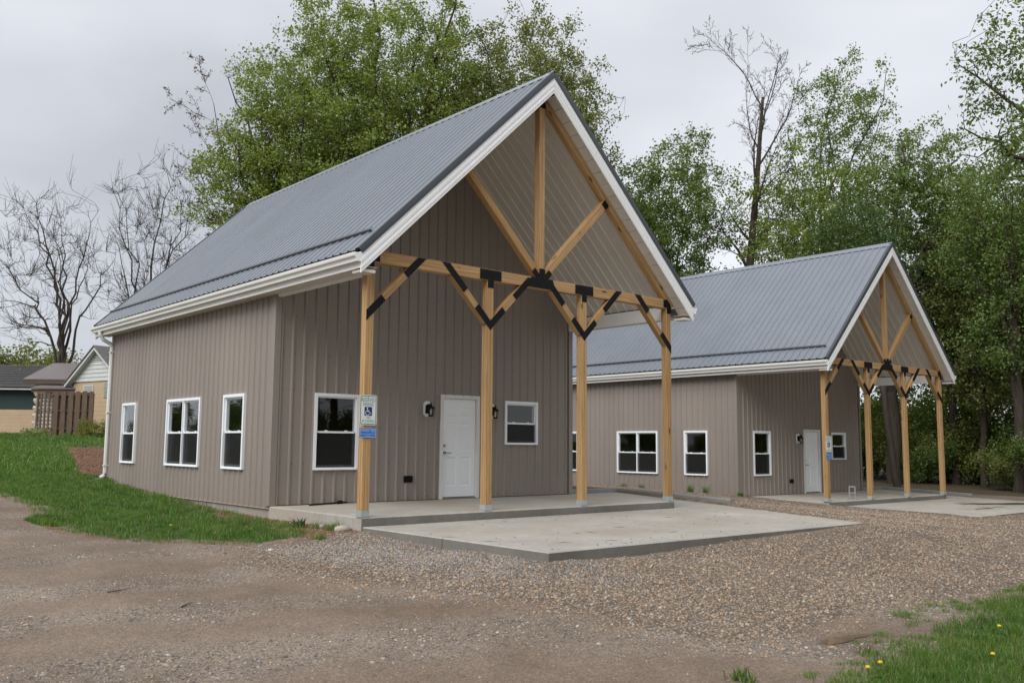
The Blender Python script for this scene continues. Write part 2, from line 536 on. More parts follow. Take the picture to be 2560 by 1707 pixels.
B2 = (16.313, 1.816, -0.419)
LAWN = [(-2.7,7.2),(-2.5,4),(-2.75,2.3),(-2.95,.9),(-2.35,-1.0),(-1.55,-2.8),(-1.14,-2.95),(-.55,-1.6),(-.42,1.3),(-.12,4.9),(-.12,9.2),(2,10),(8,10.2),(9,20),(16,40),(-20,45),(-9,20),(-5,12)]
LAWN2 = [(-2.9,2.6),(-2.75,2.0),(-3.1,1.2),(-3.35,1.6),(-3.3,2.3)]
VERGE = [(4.6,-10.55),(3.83,-10.83),(2.6,-11.0),(1.3,-11.2),(.4,-11.3),(-.5,-11.42),(-1.1,-11.5),(-1.7,-12.0),(-2.5,-14),(4,-17),(14,-15),(12,-11.2)]
SPARSE = [(4.2,-10.4),(2.2,-10.4),(.9,-10.75),(.2,-11.0),(-.9,-11.25),(-1.7,-11.6),(0,-12),(4,-11)]
GRAVEL = [(-1.2,-3.3),(-.1,-3.3),(-.1,-7.2),(7.1,-7.25),(8.9,-3.2),(9.15,0.3),(7.4,.3),(7.4,12),(16.3,12),(16.3,-5.3),(26,-5.4),(27,-13),(9,-10.4),(4.1,-10.5),(1.4,-10.1),(.2,-10.1),(-.7,-10.2),(-1.0,-9.5),(-1.3,-8.3),(-2.0,-6.4),(-2.6,-4.4),(-2.0,-3.4)]
ROADG = [(-6.6,-6.2),(-5.3,-6.0),(-4.0,-7.0),(-3.0,-8.3),(-2.6,-9.6),(-4.0,-10.5),(-6.5,-9)]
RED = [(-.1,9.0),(1.6,10.0),(2.9,14.5),(4.4,21),(2.4,21.5),(1.0,15.5),(.1,12),(-.3,10.2)]
WET = [(2.0,-10.3),(.9,-10.25),(.2,-10.3),(-.4,-10.6),(-.5,-11.3),(.4,-11.3),(1.6,-11.1)]
FOREST = [(26.2,-6),(27.2,-2.5),(26.0,1.0),(25.8,12.5),(16,14),(16,60),(80,60),(80,-40),(40,-30),(30,-12)]
PADS = [(0,-7.1),(7.1,-7.15),(8.98,-3.0),(9.05,0.12),(7.36,.12),(7.36,8.9),(0,8.9)]

def axis(lo, a, b, hi, fine):
    left = a - np.cumsum(0.5*1.22**np.arange(40)); left = left[left > lo]
    right = b + np.cumsum(0.5*1.22**np.arange(40)); right = right[right < hi]
    return np.concatenate([[lo], left[::-1], np.arange(a, b+1e-6, fine), right, [hi]])
gx = axis(-700, -9, 27, 900, 0.16)
gy = axis(-500, -14, 22, 900, 0.16)
GX, GY = np.meshgrid(gx, gy, indexing='ij')
GZ = ground_z(GX, GY)
# small unevenness, wheel ruts
def vnoise(x, y, s, seed):
    r = np.random.default_rng(seed)
    o = np.zeros_like(x)
    for k in range(7):
        a = r.uniform(0, 2*np.pi); f = r.uniform(.6, 1.6)/s; ph = r.uniform(0, 6.3)
        o += np.sin((x*np.cos(a)+y*np.sin(a))*f*2*np.pi+ph)
    return o/7
near = np.exp(-((GX-2)**2+(GY+6)**2)/400)
GZ += near*(0.018*vnoise(GX, GY, 1.1, 1)+0.03*vnoise(GX, GY, 3.0, 2))
for off in (-.8, .75):
    rut = np.hypot(GX+14.5, GY+1.5)
    GZ -= near*0.03*np.exp(-((rut-11.2-off)/.22)**2)
for (ox, oy, top) in ((0, 0, -.35), (B2[0], B2[1], -.8)):
    s = sdist(GX, GY, [(a+ox, b+oy) for a, b in PADS])
    GZ = np.where(s > .13, np.minimum(GZ, top), GZ)
PUD = ((.62, -10.47, .42, .085, -.1), )
for (px_, py_, ra, rb, rot_) in PUD:
    u1_ = (GX-px_)*math.cos(rot_)+(GY-py_)*math.sin(rot_); v1_ = -(GX-px_)*math.sin(rot_)+(GY-py_)*math.cos(rot_)
    q_ = np.sqrt((u1_/(ra+.35))**2+(v1_/(rb+.3))**2)
    w_ = np.clip(1.35-q_, 0, 1)
    GZ = GZ*(1-w_)+w_*(gz(px_, py_)-.01)
nxg, nyg = len(gx), len(gy)
gv = np.stack([GX.ravel(), GY.ravel(), GZ.ravel()], 1)
ii, jj = np.meshgrid(np.arange(nxg-1), np.arange(nyg-1), indexing='ij')
a = (ii*nyg+jj).ravel()
gf = np.stack([a, a+nyg, a+nyg+1, a+1], 1)

def ground_mat():
    mt, nt, b = node_mat("dirt_gravel_and_turf")
    v = coords(nt, (1, 1, 1), 'Object', False)
    def noise(s, d=6.0, r=0.6, vec=v):
        n = N(nt, "ShaderNodeTexNoise", Scale=s, Detail=d, Roughness=r)
        nt.links.new(vec, n.inputs['Vector']); return n.outputs['Fac']
    nA, nB, nC, nD = noise(0.55), noise(3.0), noise(22.0, 8.0, .7), noise(140.0, 3.0)
    dirt = ramp2(nt, nA, [(0.32, (0.185, 0.146, 0.112)), (0.52, (0.24, 0.195, 0.157)), (0.7, (0.295, 0.247, 0.202))]).outputs[0]
    dirt = mixc(nt, 0.5, dirt, ramp2(nt, nB, [(0.3, (0.78, 0.76, 0.74)), (0.7, (1.12, 1.12, 1.12))]).outputs[0], 'MULTIPLY')
    dirt = mixc(nt, 0.8, dirt, ramp2(nt, nC, [(0.3, (0.72, 0.7, 0.68)), (0.65, (1.12, 1.1, 1.08))]).outputs[0], 'MULTIPLY')
    dirt = mixc(nt, 0.7, dirt, ramp2(nt, nD, [(0.3, (0.75, 0.75, 0.75)), (0.65, (1.15, 1.15, 1.15))]).outputs[0], 'MULTIPLY')
    vg = N(nt, "ShaderNodeTexVoronoi", Scale=95.0, Randomness=1.0)
    nt.links.new(v, vg.inputs['Vector'])
    sg = N(nt, "ShaderNodeSeparateColor"); nt.links.new(vg.outputs['Color'], sg.inputs[0])
    grit = ramp2(nt, sg.outputs[0], [(0, (0.55, 0.53, 0.5)), (.5, (1, 1, 1)), (.85, (1.25, 1.22, 1.18)), (1, (1.7, 1.65, 1.6))]).outputs[0]
    dirt = mixc(nt, 0.75, dirt, grit, 'MULTIPLY')
    # pebbles pressed into the dirt
    vo = N(nt, "ShaderNodeTexVoronoi", Scale=38.0, Randomness=1.0)
    nt.links.new(v, vo.inputs['Vector'])
    sep = N(nt, "ShaderNodeSeparateColor"); nt.links.new(vo.outputs['Color'], sep.inputs[0])
    pebcol = ramp2(nt, sep.outputs[0], [(0, (0.10, 0.085, 0.07)), (.3, (0.22, 0.2, 0.19)), (.55, (0.34, 0.25, 0.17)), (.8, (0.36, 0.33, 0.3)), (1, (0.5, 0.48, 0.45))]).outputs[0]
    edge = ramp2(nt, vo.outputs['Distance'], [(0.25, (1, 1, 1)), (0.5, (0.25, 0.25, 0.25))]).outputs[0]
    pebcol = mixc(nt, 1.0, pebcol, edge, 'MULTIPLY')
    sel = N(nt, "ShaderNodeMath", operation='ADD'); nt.links.new(sep.outputs[1], sel.inputs[0])
    nE = noise(1.3, 5.0, .6)
    nt.links.new(nE, sel.inputs[1])
    pm = ramp2(nt, sel.outputs[0], [(1.08, (0, 0, 0)), (1.16, (0.75, 0.75, 0.75))]).outputs[0]
    sel2 = N(nt, "ShaderNodeMath", operation='MULTIPLY'); sel2.inputs[1].default_value = 0.5
    nt.links.new(sel.outputs[0], sel2.inputs[0])
    pm = ramp2(nt, sel2.outputs[0], [(0.58, (0, 0, 0)), (0.64, (0.75, 0.75, 0.75))]).outputs[0]
    col = mixc(nt, pm, dirt, pebcol)
    def masked(attr, lo, hi, nsc):
        at = N(nt, "ShaderNodeAttribute", attribute_name=attr)
        ad = N(nt, "ShaderNodeMath", operation='ADD'); nt.links.new(at.outputs['Fac'], ad.inputs[0])
        sb = N(nt, "ShaderNodeMath", operation='MULTIPLY_ADD'); sb.inputs[1].default_value = 0.9; sb.inputs[2].default_value = -0.45
        nt.links.new(nsc, sb.inputs[0]); nt.links.new(sb.outputs[0], ad.inputs[1])
        return ramp2(nt, ad.outputs[0], [(lo, (0, 0, 0)), (hi, (1, 1, 1))]).outputs[0]
    tk = N(nt, "ShaderNodeAttribute", attribute_name='track')
    tr_ = ramp2(nt, tk.outputs['Fac'], [(.25, (0, 0, 0)), (.75, (1, 1, 1))]).outputs[0]
    col = mixc(nt, tr_, col, mixc(nt, 1.0, dirt, (0.88, 0.84, 0.81), 'MULTIPLY'))
    gr = masked('gravel', .42, .58, nB)
    vo2 = N(nt, "ShaderNodeTexVoronoi", Scale=30.0, Randomness=1.0)
    nt.links.new(v, vo2.inputs['Vector'])
    sep2 = N(nt, "ShaderNodeSeparateColor"); nt.links.new(vo2.outputs['Color'], sep2.inputs[0])
    gcol = ramp2(nt, sep2.outputs[0], [(0, (0.07, 0.06, 0.052)), (.25, (0.17, 0.14, 0.12)), (.45, (0.27, 0.19, 0.12)), (.65, (0.30, 0.26, 0.22)), (.85, (0.40, 0.33, 0.26)), (1, (0.5, 0.47, 0.43))]).outputs[0]
    e2 = ramp2(nt, vo2.outputs['Distance'], [(0.2, (1, 1, 1)), (0.6, (0.2, 0.18, 0.16))]).outputs[0]
    gcol = mixc(nt, 1.0, gcol, e2, 'MULTIPLY')
    gcol = mixc(nt, 0.35, gcol, dirt)
    col = mixc(nt, gr, col, gcol)
    rd = masked('red', .45, .6, nB)
    rcol = ramp2(nt, nC, [(.3, (0.13, 0.062, 0.034)), (.7, (0.22, 0.115, 0.062))]).outputs[0]
    col = mixc(nt, rd, col, rcol)
    gs = masked('grass', .42, .6, nB)
    tcol = ramp2(nt, nC, [(.3, (0.035, 0.055, 0.015)), (.7, (0.075, 0.10, 0.028))]).outputs[0]
    col = mixc(nt, gs, col, tcol)
    fo = masked('forest', .42, .6, nB)
    fcol = ramp2(nt, nC, [(.3, (0.05, 0.038, 0.022)), (.55, (0.10, 0.075, 0.045)), (.75, (0.05, 0.07, 0.02))]).outputs[0]
    col = mixc(nt, fo, col, fcol)
    wt = masked('wet', .4, .7, nB)
    col = mixc(nt, wt, col, mixc(nt, 1.0, col, (0.78, 0.74, 0.70), 'MULTIPLY'))
    nt.links.new(col, b.inputs['Base Color'])
    rr = ramp2(nt, wt, [(0, (0.92,)*3), (1, (0.42,)*3)]).outputs[0]
    nt.links.new(rr, b.inputs['Roughness'])
    b.inputs['Specular IOR Level'].default_value = 0.3
    h = mixc(nt, 0.5, mixc(nt, 0.5, nC, vg.outputs['Distance']), vo2.outputs['Distance'])
    bump(nt, b, h, 0.7, 0.02)
    return mt
M['ground'] = ground_mat()
gme = np_mesh("ground", gv, gf, M['ground'], smooth=True)
def travel(x, y):
    """streaks along the way cars turn through the yard: 0 pebbly ridge, 1 worn track"""
    rr_ = np.hypot(x+9.5, y+19.5)
    th_ = np.arctan2(y+19.5, x+9.5)
    s_ = .5+.5*np.sin(rr_*3.4+1.2*np.sin(th_*5+.7)+.9*np.sin(rr_*1.3))
    s_ = s_+.35*vnoise(x, y, 1.9, 51)+.25*vnoise(x, y, .7, 52)
    return np.clip(s_, 0, 1)
def soft(poly, w):
    return np.clip(0.5+sdist(GX, GY, poly)/(2*w), 0, 1)
grass_a = np.maximum(np.maximum(soft(LAWN, .18), soft(VERGE, .2)), soft(LAWN2, .15))
red_a = np.maximum(soft(RED, .5), np.clip(.62-np.abs(sdist(GX, GY, LAWN)+.25)*1.3, 0, 1)*(GY < 3)*(GX < .2))
grass_a = grass_a*(1-np.clip(soft(RED, .5)*2-.3, 0, 1))
SLABSIDE = [(-.02,-3.1),(-.02,2.5),(-.5,2.0),(-.75,-.8),(-1.0,-2.6),(-.9,-3.2)]
red_a = np.maximum(red_a, soft(SLABSIDE, .25))
for nm, arr in (('track', travel(GX, GY)), ('grass', grass_a), ('gravel', soft(GRAVEL, .5)), ('red', red_a), ('wet', soft(WET, .4)), ('forest', soft(FOREST, .5))):
    at = gme.attributes.new(nm, 'FLOAT', 'POINT')
    at.data.foreach_set('value', arr.ravel().astype(np.float32))
tag(link("ground", gme), kind='structure')

# ---------------------------------------------------------------- slabs, pads, kerbs
def slab(mb, poly, ztop, zbot, bev=0.018):
    """poly counter-clockwise; ztop: number or fn(x,y); rounded upper edge"""
    n = len(poly)
    c = Vector((sum(p[0] for p in poly)/n, sum(p[1] for p in poly)/n))
    zt = ztop if callable(ztop) else (lambda x, y: ztop)
    ins = []
    for i in range(n):
        p0, p1, p2 = Vector(poly[i-1]), Vector(poly[i]), Vector(poly[(i+1) % n])
        d1, d2 = (p1-p0).normalized(), (p2-p1).normalized()
        n1, n2 = Vector((-d1.y, d1.x)), Vector((-d2.y, d2.x))
        bis = (n1+n2); bis = bis/max(bis.dot(n1), .2)
        ins.append(p1+bis*bev)
    v = [(p[0], p[1], zbot) for p in poly] + [(p[0], p[1], zt(*p)-bev) for p in poly] + [(p.x, p.y, zt(p.x, p.y)) for p in ins]
    f = []
    for i in range(n):
        j = (i+1) % n
        f += [(i, j, n+j, n+i), (n+i, n+j, 2*n+j, 2*n+i)]
    f.append(tuple(range(2*n, 3*n)))
    mb.add(v, f)

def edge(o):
    """formed front and left sides get concrete with grime and shade in its colour"""
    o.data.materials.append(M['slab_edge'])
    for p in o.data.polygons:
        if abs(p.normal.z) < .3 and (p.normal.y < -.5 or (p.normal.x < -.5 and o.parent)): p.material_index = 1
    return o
PADZ = -0.138
def ramp_z(x, y):
    return PADZ*min(1.0, max(0.0, -y/3.0))
def site(ox, oy, oz):
    mb = MB(); slab(mb, [(-.012, -3.035), (7.30, -3.035), (7.30, -.0), (-.012, -.0)], 0.0, -.7)
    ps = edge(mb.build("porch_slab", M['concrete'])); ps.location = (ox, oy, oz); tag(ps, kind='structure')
    mb = MB()
    mb.prism_z([(.03, -7.06), (7.08, -7.1), (8.9, -3.0), (8.88, -.03), (7.33, -.03), (7.33, -3.04), (.03, -3.04)], -.7, -.165)
    base = mb.build("parking_pad", M['joint']); base.location = (ox, oy, oz); tag(base, kind='structure')
    for poly in ([(0, -5.03), (3.645, -5.03), (3.645, -3.045), (0, -3.045)], [(3.662, -5.03), (8.06, -5.03), (8.98, -3.045), (3.66, -3.045)],
                 [(0, -7.11), (3.645, -7.13), (3.645, -5.048), (0, -5.048)], [(3.662, -7.13), (7.12, -7.16), (8.05, -5.048), (3.662, -5.048)]):
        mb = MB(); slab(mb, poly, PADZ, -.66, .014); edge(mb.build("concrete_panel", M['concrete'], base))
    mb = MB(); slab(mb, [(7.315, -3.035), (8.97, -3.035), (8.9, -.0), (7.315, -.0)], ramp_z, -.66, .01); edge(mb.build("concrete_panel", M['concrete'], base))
    mb = MB()
    path = [((7.37, .0), (7.37, .14), .10), ((8.905, .0), (9.05, .14), .10), ((8.93, -1.0), (9.08, -1.0), .075), ((8.97, -2.0), (9.12, -2.0), .03), ((9.0, -2.7), (9.15, -2.7), -.005), ((9.02, -3.15), (9.16, -3.15), -.025)]
    n = len(path)
    v = []
    for (i0, o0, z) in path:
        v += [(i0[0], i0[1], -.6), (i0[0]+.004, i0[1], z-.015), (i0[0]+.018, i0[1]+.012, z), (o0[0]-.018, o0[1]-.012, z), (o0[0], o0[1], z-.015), (o0[0], o0[1], -.6)]
    f = []
    for k in range(n-1):
        for j in range(5):
            f.append((k*6+j, k*6+j+1, (k+1)*6+j+1, (k+1)*6+j))
    f += [tuple(range(6)), tuple(range((n-1)*6, n*6))[::-1]]
    mb.add(v, f)
    kb = mb.build("kerb", M['kerb']); kb.location = (ox, oy, oz); tag(kb, kind='structure')
site(0, 0, 0)
site(*B2)

# ---------------------------------------------------------------- the cabin
W, L, D = 7.36, 8.87, 3.022
RX, OE = 3.68, 0.30
ZE, ZR = 3.952, 7.797
SL = (ZR-ZE)/(RX+OE)
YF, YB = -3.306, L+.517
HS = 3.763
cabin = empty("metal_cabin", (0, 0, 0))
tag(cabin, "large near taupe metal cabin with steep grey roof and open timber porch", "building", "twin taupe metal cabins")
def zT(x):
    return ZE + SL*(x+OE) if x < RX else ZE + SL*(2*RX+OE-x)

RIB = 0.2286
def profile(u0, u1, edges, h=0.028, minor=False, phase=0.114):
    pts = {round(u0, 5): 0.0, round(u1, 5): 0.0}
    k = 0
    while True:
        c = u0+phase+k*RIB
        if c > u1+.05: break
        for du, hh in ((-.033, 0), (-.015, h), (.015, h), (.033, 0)):
            if u0 <= c+du <= u1: pts[round(c+du, 5)] = hh
        if minor:
            for q in (.076, .152):
                for du, hh in ((-.018, 0), (-.008, .009), (.008, .009), (.018, 0)):
                    if u0 <= c+q+du <= u1: pts[round(c+q+du, 5)] = hh
        k += 1
    us = sorted(pts)
    def at(u):
        return float(np.interp(u, us, [pts[x] for x in us]))
    for e in edges:
        if u0 < e < u1: pts[round(e, 5)] = at(e)
    return sorted(pts.items())

def ribbed_wall(wall_name, fn, u1, zb, ztop, openings, breaks=(), screws=True):
    edges = [e for o in openings for e in o[:2]] + list(breaks)
    pr = profile(0, u1, edges)
    par = MB()
    par.quad(fn(0.02, -.09, zb), fn(u1-.02, -.09, zb), fn(u1-.02, -.09, zb+.09), fn(0.02, -.09, zb+.09))  # sill plate inside
    wall = par.build(wall_name, M['interior'], cabin)
    panels = {}
    for (a, na), (b_, nb) in zip(pr[:-1], pr[1:]):
        if b_-a < 1e-4: continue
        mid = (a+b_)/2
        iv = [(zb, None)]
        for (o0, o1, c, d) in openings:
            if o0 < mid < o1:
                iv = [(zb, c), (d, None)] if c > zb+.01 else [(d, None)]
        mb = panels.setdefault(int(mid/.9144), MB())
        for (z0, z1) in iv:
            za, zc = (z1, z1) if z1 is not None else (ztop(a), ztop(b_))
            mb.quad(fn(a, na, z0), fn(b_, nb, z0), fn(b_, nb, zc), fn(a, na, za))
    for k in sorted(panels):
        for mb in panels[k].split_z():
            mb.build("siding_panel", M['siding'], wall)
    if screws:
        mb = MB()
        c = .114+.05
        while c < u1-.03:
            for z in np.arange(zb+.06, ztop(c)-.1, .66):
                if any(o0-.05 < c < o1+.05 and cc-.05 < z < dd+.05 for o0, o1, cc, dd in openings): continue
                q = [fn(c+.011*math.cos(t), .0015, z+.011*math.sin(t)) for t in [i*math.pi/3 for i in range(6)]]
                mb.add(q+[fn(c, .008, z)], [(i, (i+1) % 6, 6) for i in range(6)])
            c += RIB
        tag(mb.build("screw_heads", M['screw'], wall), kind='stuff')
    return wall

WL = {'a': (1.098, 2.03), 'b': (3.139, 4.964), 'c': (6.893, 7.829)}
LZ0, LZ1 = .604, 2.012
WF = (.794, 1.739, .617, 2.014)
WR = (5.356, 6.308, 1.102, 2.035)
DX0, DX1, DH = 3.652, 4.672, 2.106
e_ = .02
fl = lambda u, n, z: (-n, u, z)
ff = lambda u, n, z: (u, -n, z)
fr = lambda u, n, z: (W+n, L-u, z)
fb = lambda u, n, z: (W-u, L+n, z)
gz_top = lambda u: zT(u)-.24
ribbed_wall("side_wall", fl, L, -.036, lambda u: HS, [(a+e_, b-e_, LZ0+e_, LZ1-e_) for a, b in WL.values()])
ribbed_wall("front_wall", ff, W, .012, gz_top, [(WF[0]+e_, WF[1]-e_, WF[2]+e_, WF[3]-e_), (WR[0]+e_, WR[1]-e_, WR[2]+e_, WR[3]-e_), (DX0+e_, DX1-e_, .0, DH-e_)], breaks=(RX,))
ribbed_wall("side_wall", fr, L, -.036, lambda u: HS, [], screws=False)
ribbed_wall("rear_wall", fb, W, -.036, gz_top, [], breaks=(RX,), screws=False)
# corner and base trims, foundation, floor
def part(name, mat, fnb, parent=cabin, smooth=False):
    mb = MB(); fnb(mb); return mb.build(name, mat, parent, smooth)
for (x, sx) in ((0, -1), (W, 1)):
    part("corner_trim", M['siding'], lambda mb: mb.prism_z([(x+sx*.034, .085), (x+sx*.034, -.034), (x-sx*.085, -.034), (x-sx*.085, -.0305), (x+sx*.0305, -.0305), (x+sx*.0305, .085)], .004, HS if True else 0))
    part("corner_trim", M['siding'], lambda mb: mb.prism_z([(x+sx*.034, L-.085), (x+sx*.034, L+.034), (x-sx*.085, L+.034), (x-sx*.085, L+.0305), (x+sx*.0305, L+.0305), (x+sx*.0305, L-.085)], -.03, HS))
    part("base_trim", M['siding'], lambda mb: mb.prism_y([(x+sx*.03, -.05), (x, -.05), (x, -.037), (x+sx*.012, -.037), (x+sx*.012, -.03), (x+sx*.03, -.045)], .0, L))
part("foundation", M['found'], lambda mb: mb.box(.004, W-.004, .012, L-.006, -.75, -.052))
part("floor", M['interior'], lambda mb: mb.box(.05, W-.05, .06, L-.05, -.05, .004))
part("inner_ceiling", M['interior'], lambda mb: mb.box(.04, W-.04, .1, L-.05, HS-.25, HS-.2))
part("partition", M['interior'], lambda mb: mb.box(.3, W-.3, 5.6, 5.7, .004, HS-.3))

# windows
def window(fn, u0, u1, z0, z1, lites=1):
    """frame stands proud of the siding; upper sash glass, lower sash behind a screen"""
    win = MB()
    T, P, Q = .055, .05, -.06
    def bx(mb, a, b, n0, n1, c, d):
        mb.add([fn(a, n0, c), fn(b, n0, c), fn(b, n1, c), fn(a, n1, c), fn(a, n0, d), fn(b, n0, d), fn(b, n1, d), fn(a, n1, d)],
               [(0, 3, 2, 1), (4, 5, 6, 7), (0, 1, 5, 4), (1, 2, 6, 5), (2, 3, 7, 6), (3, 0, 4, 7)])
    bx(win, u0, u0+T, Q, P, z0, z1); bx(win, u1-T, u1, Q, P, z0, z1)
    bx(win, u0+T, u1-T, Q, P-.002, z1-T, z1); bx(win, u0+T, u1-T, Q, P-.002, z0, z0+T*.8)
    bx(win, u0+T, u1-T, P-.002, P+.012, z0-.0, z0+.02)
    w = win.build("window", M['vinyl'], cabin)
    n = lites
    wid = (u1-u0-2*T)/n
    for k in range(n):
        a = u0+T+k*wid+(.018 if k else 0); b = u0+T+(k+1)*wid-(.018 if k < n-1 else 0)
        if k:
            mb = MB(); bx(mb, a-.036, a, Q, P-.006, z0+T*.8, z1-T); mb.build("mullion", M['vinyl'], w)
        zm = (z0+z1)/2-.01
        mb = MB()
        s = .028
        bx(mb, a, a+s, Q, .012, zm, z1-T); bx(mb, b-s, b, Q, .012, zm, z1-T)
        bx(mb, a+s, b-s, Q, .010, z1-T-s, z1-T); bx(mb, a+s, b-s, Q, .02, zm-.018, zm+.018)
        for t in (.25, .75):
            q = a+(b-a)*t
            bx(mb, q-.025, q+.025, .0, .018, zm+.018, zm+.034)
        mb.build("upper_sash", M['vinyl'], w)
        mb = MB()
        bx(mb, a, a+.035, Q, -.012, z0+T*.8, zm-.018); bx(mb, b-.035, b, Q, -.012, z0+T*.8, zm-.018)
        bx(mb, a+.035, b-.035, Q, -.014, z0+T*.8, z0+T*.8+.045)
        mb.build("lower_sash", M['screenframe'], w)
        mb = MB(); mb.quad(fn(a+.01, -.004, zm), fn(b-.01, -.004, zm), fn(b-.01, -.004, z1-T-.01), fn(a+.01, -.004, z1-T-.01)); mb.build("pane", M['glass'], w)
        mb = MB(); mb.quad(fn(a+.01, -.03, z0+.05), fn(b-.01, -.03, z0+.05), fn(b-.01, -.03, zm), fn(a+.01, -.03, zm)); mb.build("pane", M['glass'], w)
        mb = MB(); mb.quad(fn(a+.004, .006, z0+T*.8), fn(b-.004, .006, z0+T*.8), fn(b-.004, .006, zm-.018), fn(a+.004, .006, zm-.018)); mb.build("insect_screen", M['screen'], w)
    return w
window(fl, *WL['a'], LZ0, LZ1)
window(fl, *WL['b'], LZ0, LZ1, 2)
window(fl, *WL['c'], LZ0, LZ1)
window(ff, WF[0], WF[1], WF[2], WF[3])
window(ff, WR[0], WR[1], WR[2], WR[3])

# door
def door(mb):
    mb.box(DX0, DX0+.075, -.03, .09, .004, DH); mb.box(DX1-.075, DX1, -.03, .09, .004, DH)
    mb.box(DX0+.075, DX1-.075, -.028, .09, DH-.075, DH)
    mb.box(DX0+.075, DX0+.09, .045, .09, .03, DH-.075); mb.box(DX1-.09, DX1-.075, .045, .09, .03, DH-.075)
part("door_frame", M['door_frame'], door)
part("threshold", M['lever'], lambda mb: mb.box(DX0+.076, DX1-.076, -.02, .09, .004, .028))
dl, dr, db, dt = DX0+.08, DX1-.08, .04, DH-.08
def dslab(mb):
    # six raised panels: stiles and rails proud, panel fields set back with a raised centre
    y0, y1 = .03, .044
    wd = dr-dl
    cols = [(dl+.115, dl+wd/2-.055), (dl+wd/2+.055, dr-.115)]
    rows = [(db+.22, db+.80), (db+.93, db+1.50), (db+1.62, db+1.82)]
    mb.quad((dl, .07, db), (dr, .07, db), (dr, .07, dt), (dl, .07, dt))
    xs = sorted({dl, dr, *[c for q in cols for c in q]}); zs = sorted({db, dt, *[c for q in rows for c in q]})
    for i in range(len(xs)-1):
        for j in range(len(zs)-1):
            a, b, c, d = xs[i], xs[i+1], zs[j], zs[j+1]
            if (a, b) in cols and (c, d) in rows:
                k = .022
                o = [(a, y0, c), (b, y0, c), (b, y0, d), (a, y0, d)]
                n = [(a+k, y1, c+k), (b-k, y1, c+k), (b-k, y1, d-k), (a+k, y1, d-k)]
                k2 = .05
                r = [(a+k2, y0+.004, c+k2), (b-k2, y0+.004, c+k2), (b-k2, y0+.004, d-k2), (a+k2, y0+.004, d-k2)]
                for q in range(4):
                    mb.quad(o[q], o[(q+1) % 4], n[(q+1) % 4], n[q]); mb.quad(n[q], n[(q+1) % 4], r[(q+1) % 4], r[q])
                mb.quad(*r)
            else:
                mb.quad((a, y0, c), (b, y0, c), (b, y0, d), (a, y0, d))
    mb.quad((dl, .03, db), (dl, .03, dt), (dl, .07, dt), (dl, .07, db)); mb.quad((dr, .03, db), (dr, .03, dt), (dr, .07, dt), (dr, .07, db))
door_o = part("door", M['door'], dslab)
part("lever_handle", M['lever'], lambda mb: (mb.tube([(dl+.06, .032, .93), (dl+.06, -.012, .93)], .028, 12), mb.tube([(dl+.06, -.012, .93), (dl+.06, -.035, .93), (dl+.075, -.045, .93), (dl+.19, -.045, .925)], .0095, 8)), door_o)
part("deadbolt", M['lever'], lambda mb: mb.tube([(dl+.06, .032, 1.07), (dl+.06, .006, 1.07)], [.03, .026], 12), door_o)
part("door_sweep", M['black'], lambda mb: mb.box(dl, dr, .031, .06, .029, .04), door_o)

# wall lamps
def lamp(x):
    z = 1.8
    def octo(mb):
        w_, h_, c = .085, .152, .045
        mb.prism([(x-w_+c, z-h_), (x+w_-c, z-h_), (x+w_, z-h_+c), (x+w_, z+h_-c), (x+w_-c, z+h_), (x-w_+c, z+h_), (x-w_, z+h_-c), (x-w_, z-h_+c)],
                 lambda a, b: (a, -.03, b), lambda a, b: (a, -.0, b))
    wl_ = part("wall_lamp", M['white'], octo)
    def back(mb):
        mb.prism([(x-.055, z-.09), (x+.055, z-.09), (x+.055, z+.07), (x, z+.10), (x-.055, z+.07)], lambda a, b: (a, -.055, b), lambda a, b: (a, -.03, b))
        mb.tube([(x, -.05, z+.03), (x, -.09, z+.06), (x, -.12, z+.09), (x, -.15, z+.09), (x, -.165, z+.06)], .011, 8)
        mb.tube([(x, -.12+.028*math.cos(t), z+.095+.028*math.sin(t)) for t in [i*math.pi/6 for i in range(13)]], .008, 6)
    part("bracket", M['black'], back, wl_)
    yc = -.14
    def lantern(mb):
        mb.tube([(x, yc, z+.075), (x, yc, z+.055), (x, yc, z+.015), (x, yc, z+.005)], [.012, .03, .085, .085], 8)
        for k in range(6):
            t = k*math.pi/3+.3
            mb.tube([(x+.062*math.cos(t), yc+.062*math.sin(t), z+.006), (x+.048*math.cos(t), yc+.048*math.sin(t), z-.13)], .006, 4)
        mb.tube([(x, yc, z-.125), (x, yc, z-.15), (x, yc, z-.155)], [.056, .056, .03], 8)
    part("lantern_cage", M['black'], lantern, wl_)
    part("lantern_glass", M['lampglass'], lambda mb: mb.tube([(x, yc, z+.003), (x, yc, z-.126)], [.054, .042], 8, False), wl_)
    part("bulb", M['vinyl'], lambda mb: mb.tube([(x, yc, z-.12), (x, yc, z-.09), (x, yc, z-.05), (x, yc, z-.02)], [.012, .012, .02, .004], 8), wl_)
lamp(3.325)
lamp(5.0)
def vent(mb):
    mb.box(2.80, 2.993, -.035, .0, .355, .483)
    for k in range(4):
        mb.box(2.815, 2.978, -.048, -.034, .372+k*.026, .378+k*.026)
part("vent_hood", M['black'], vent)

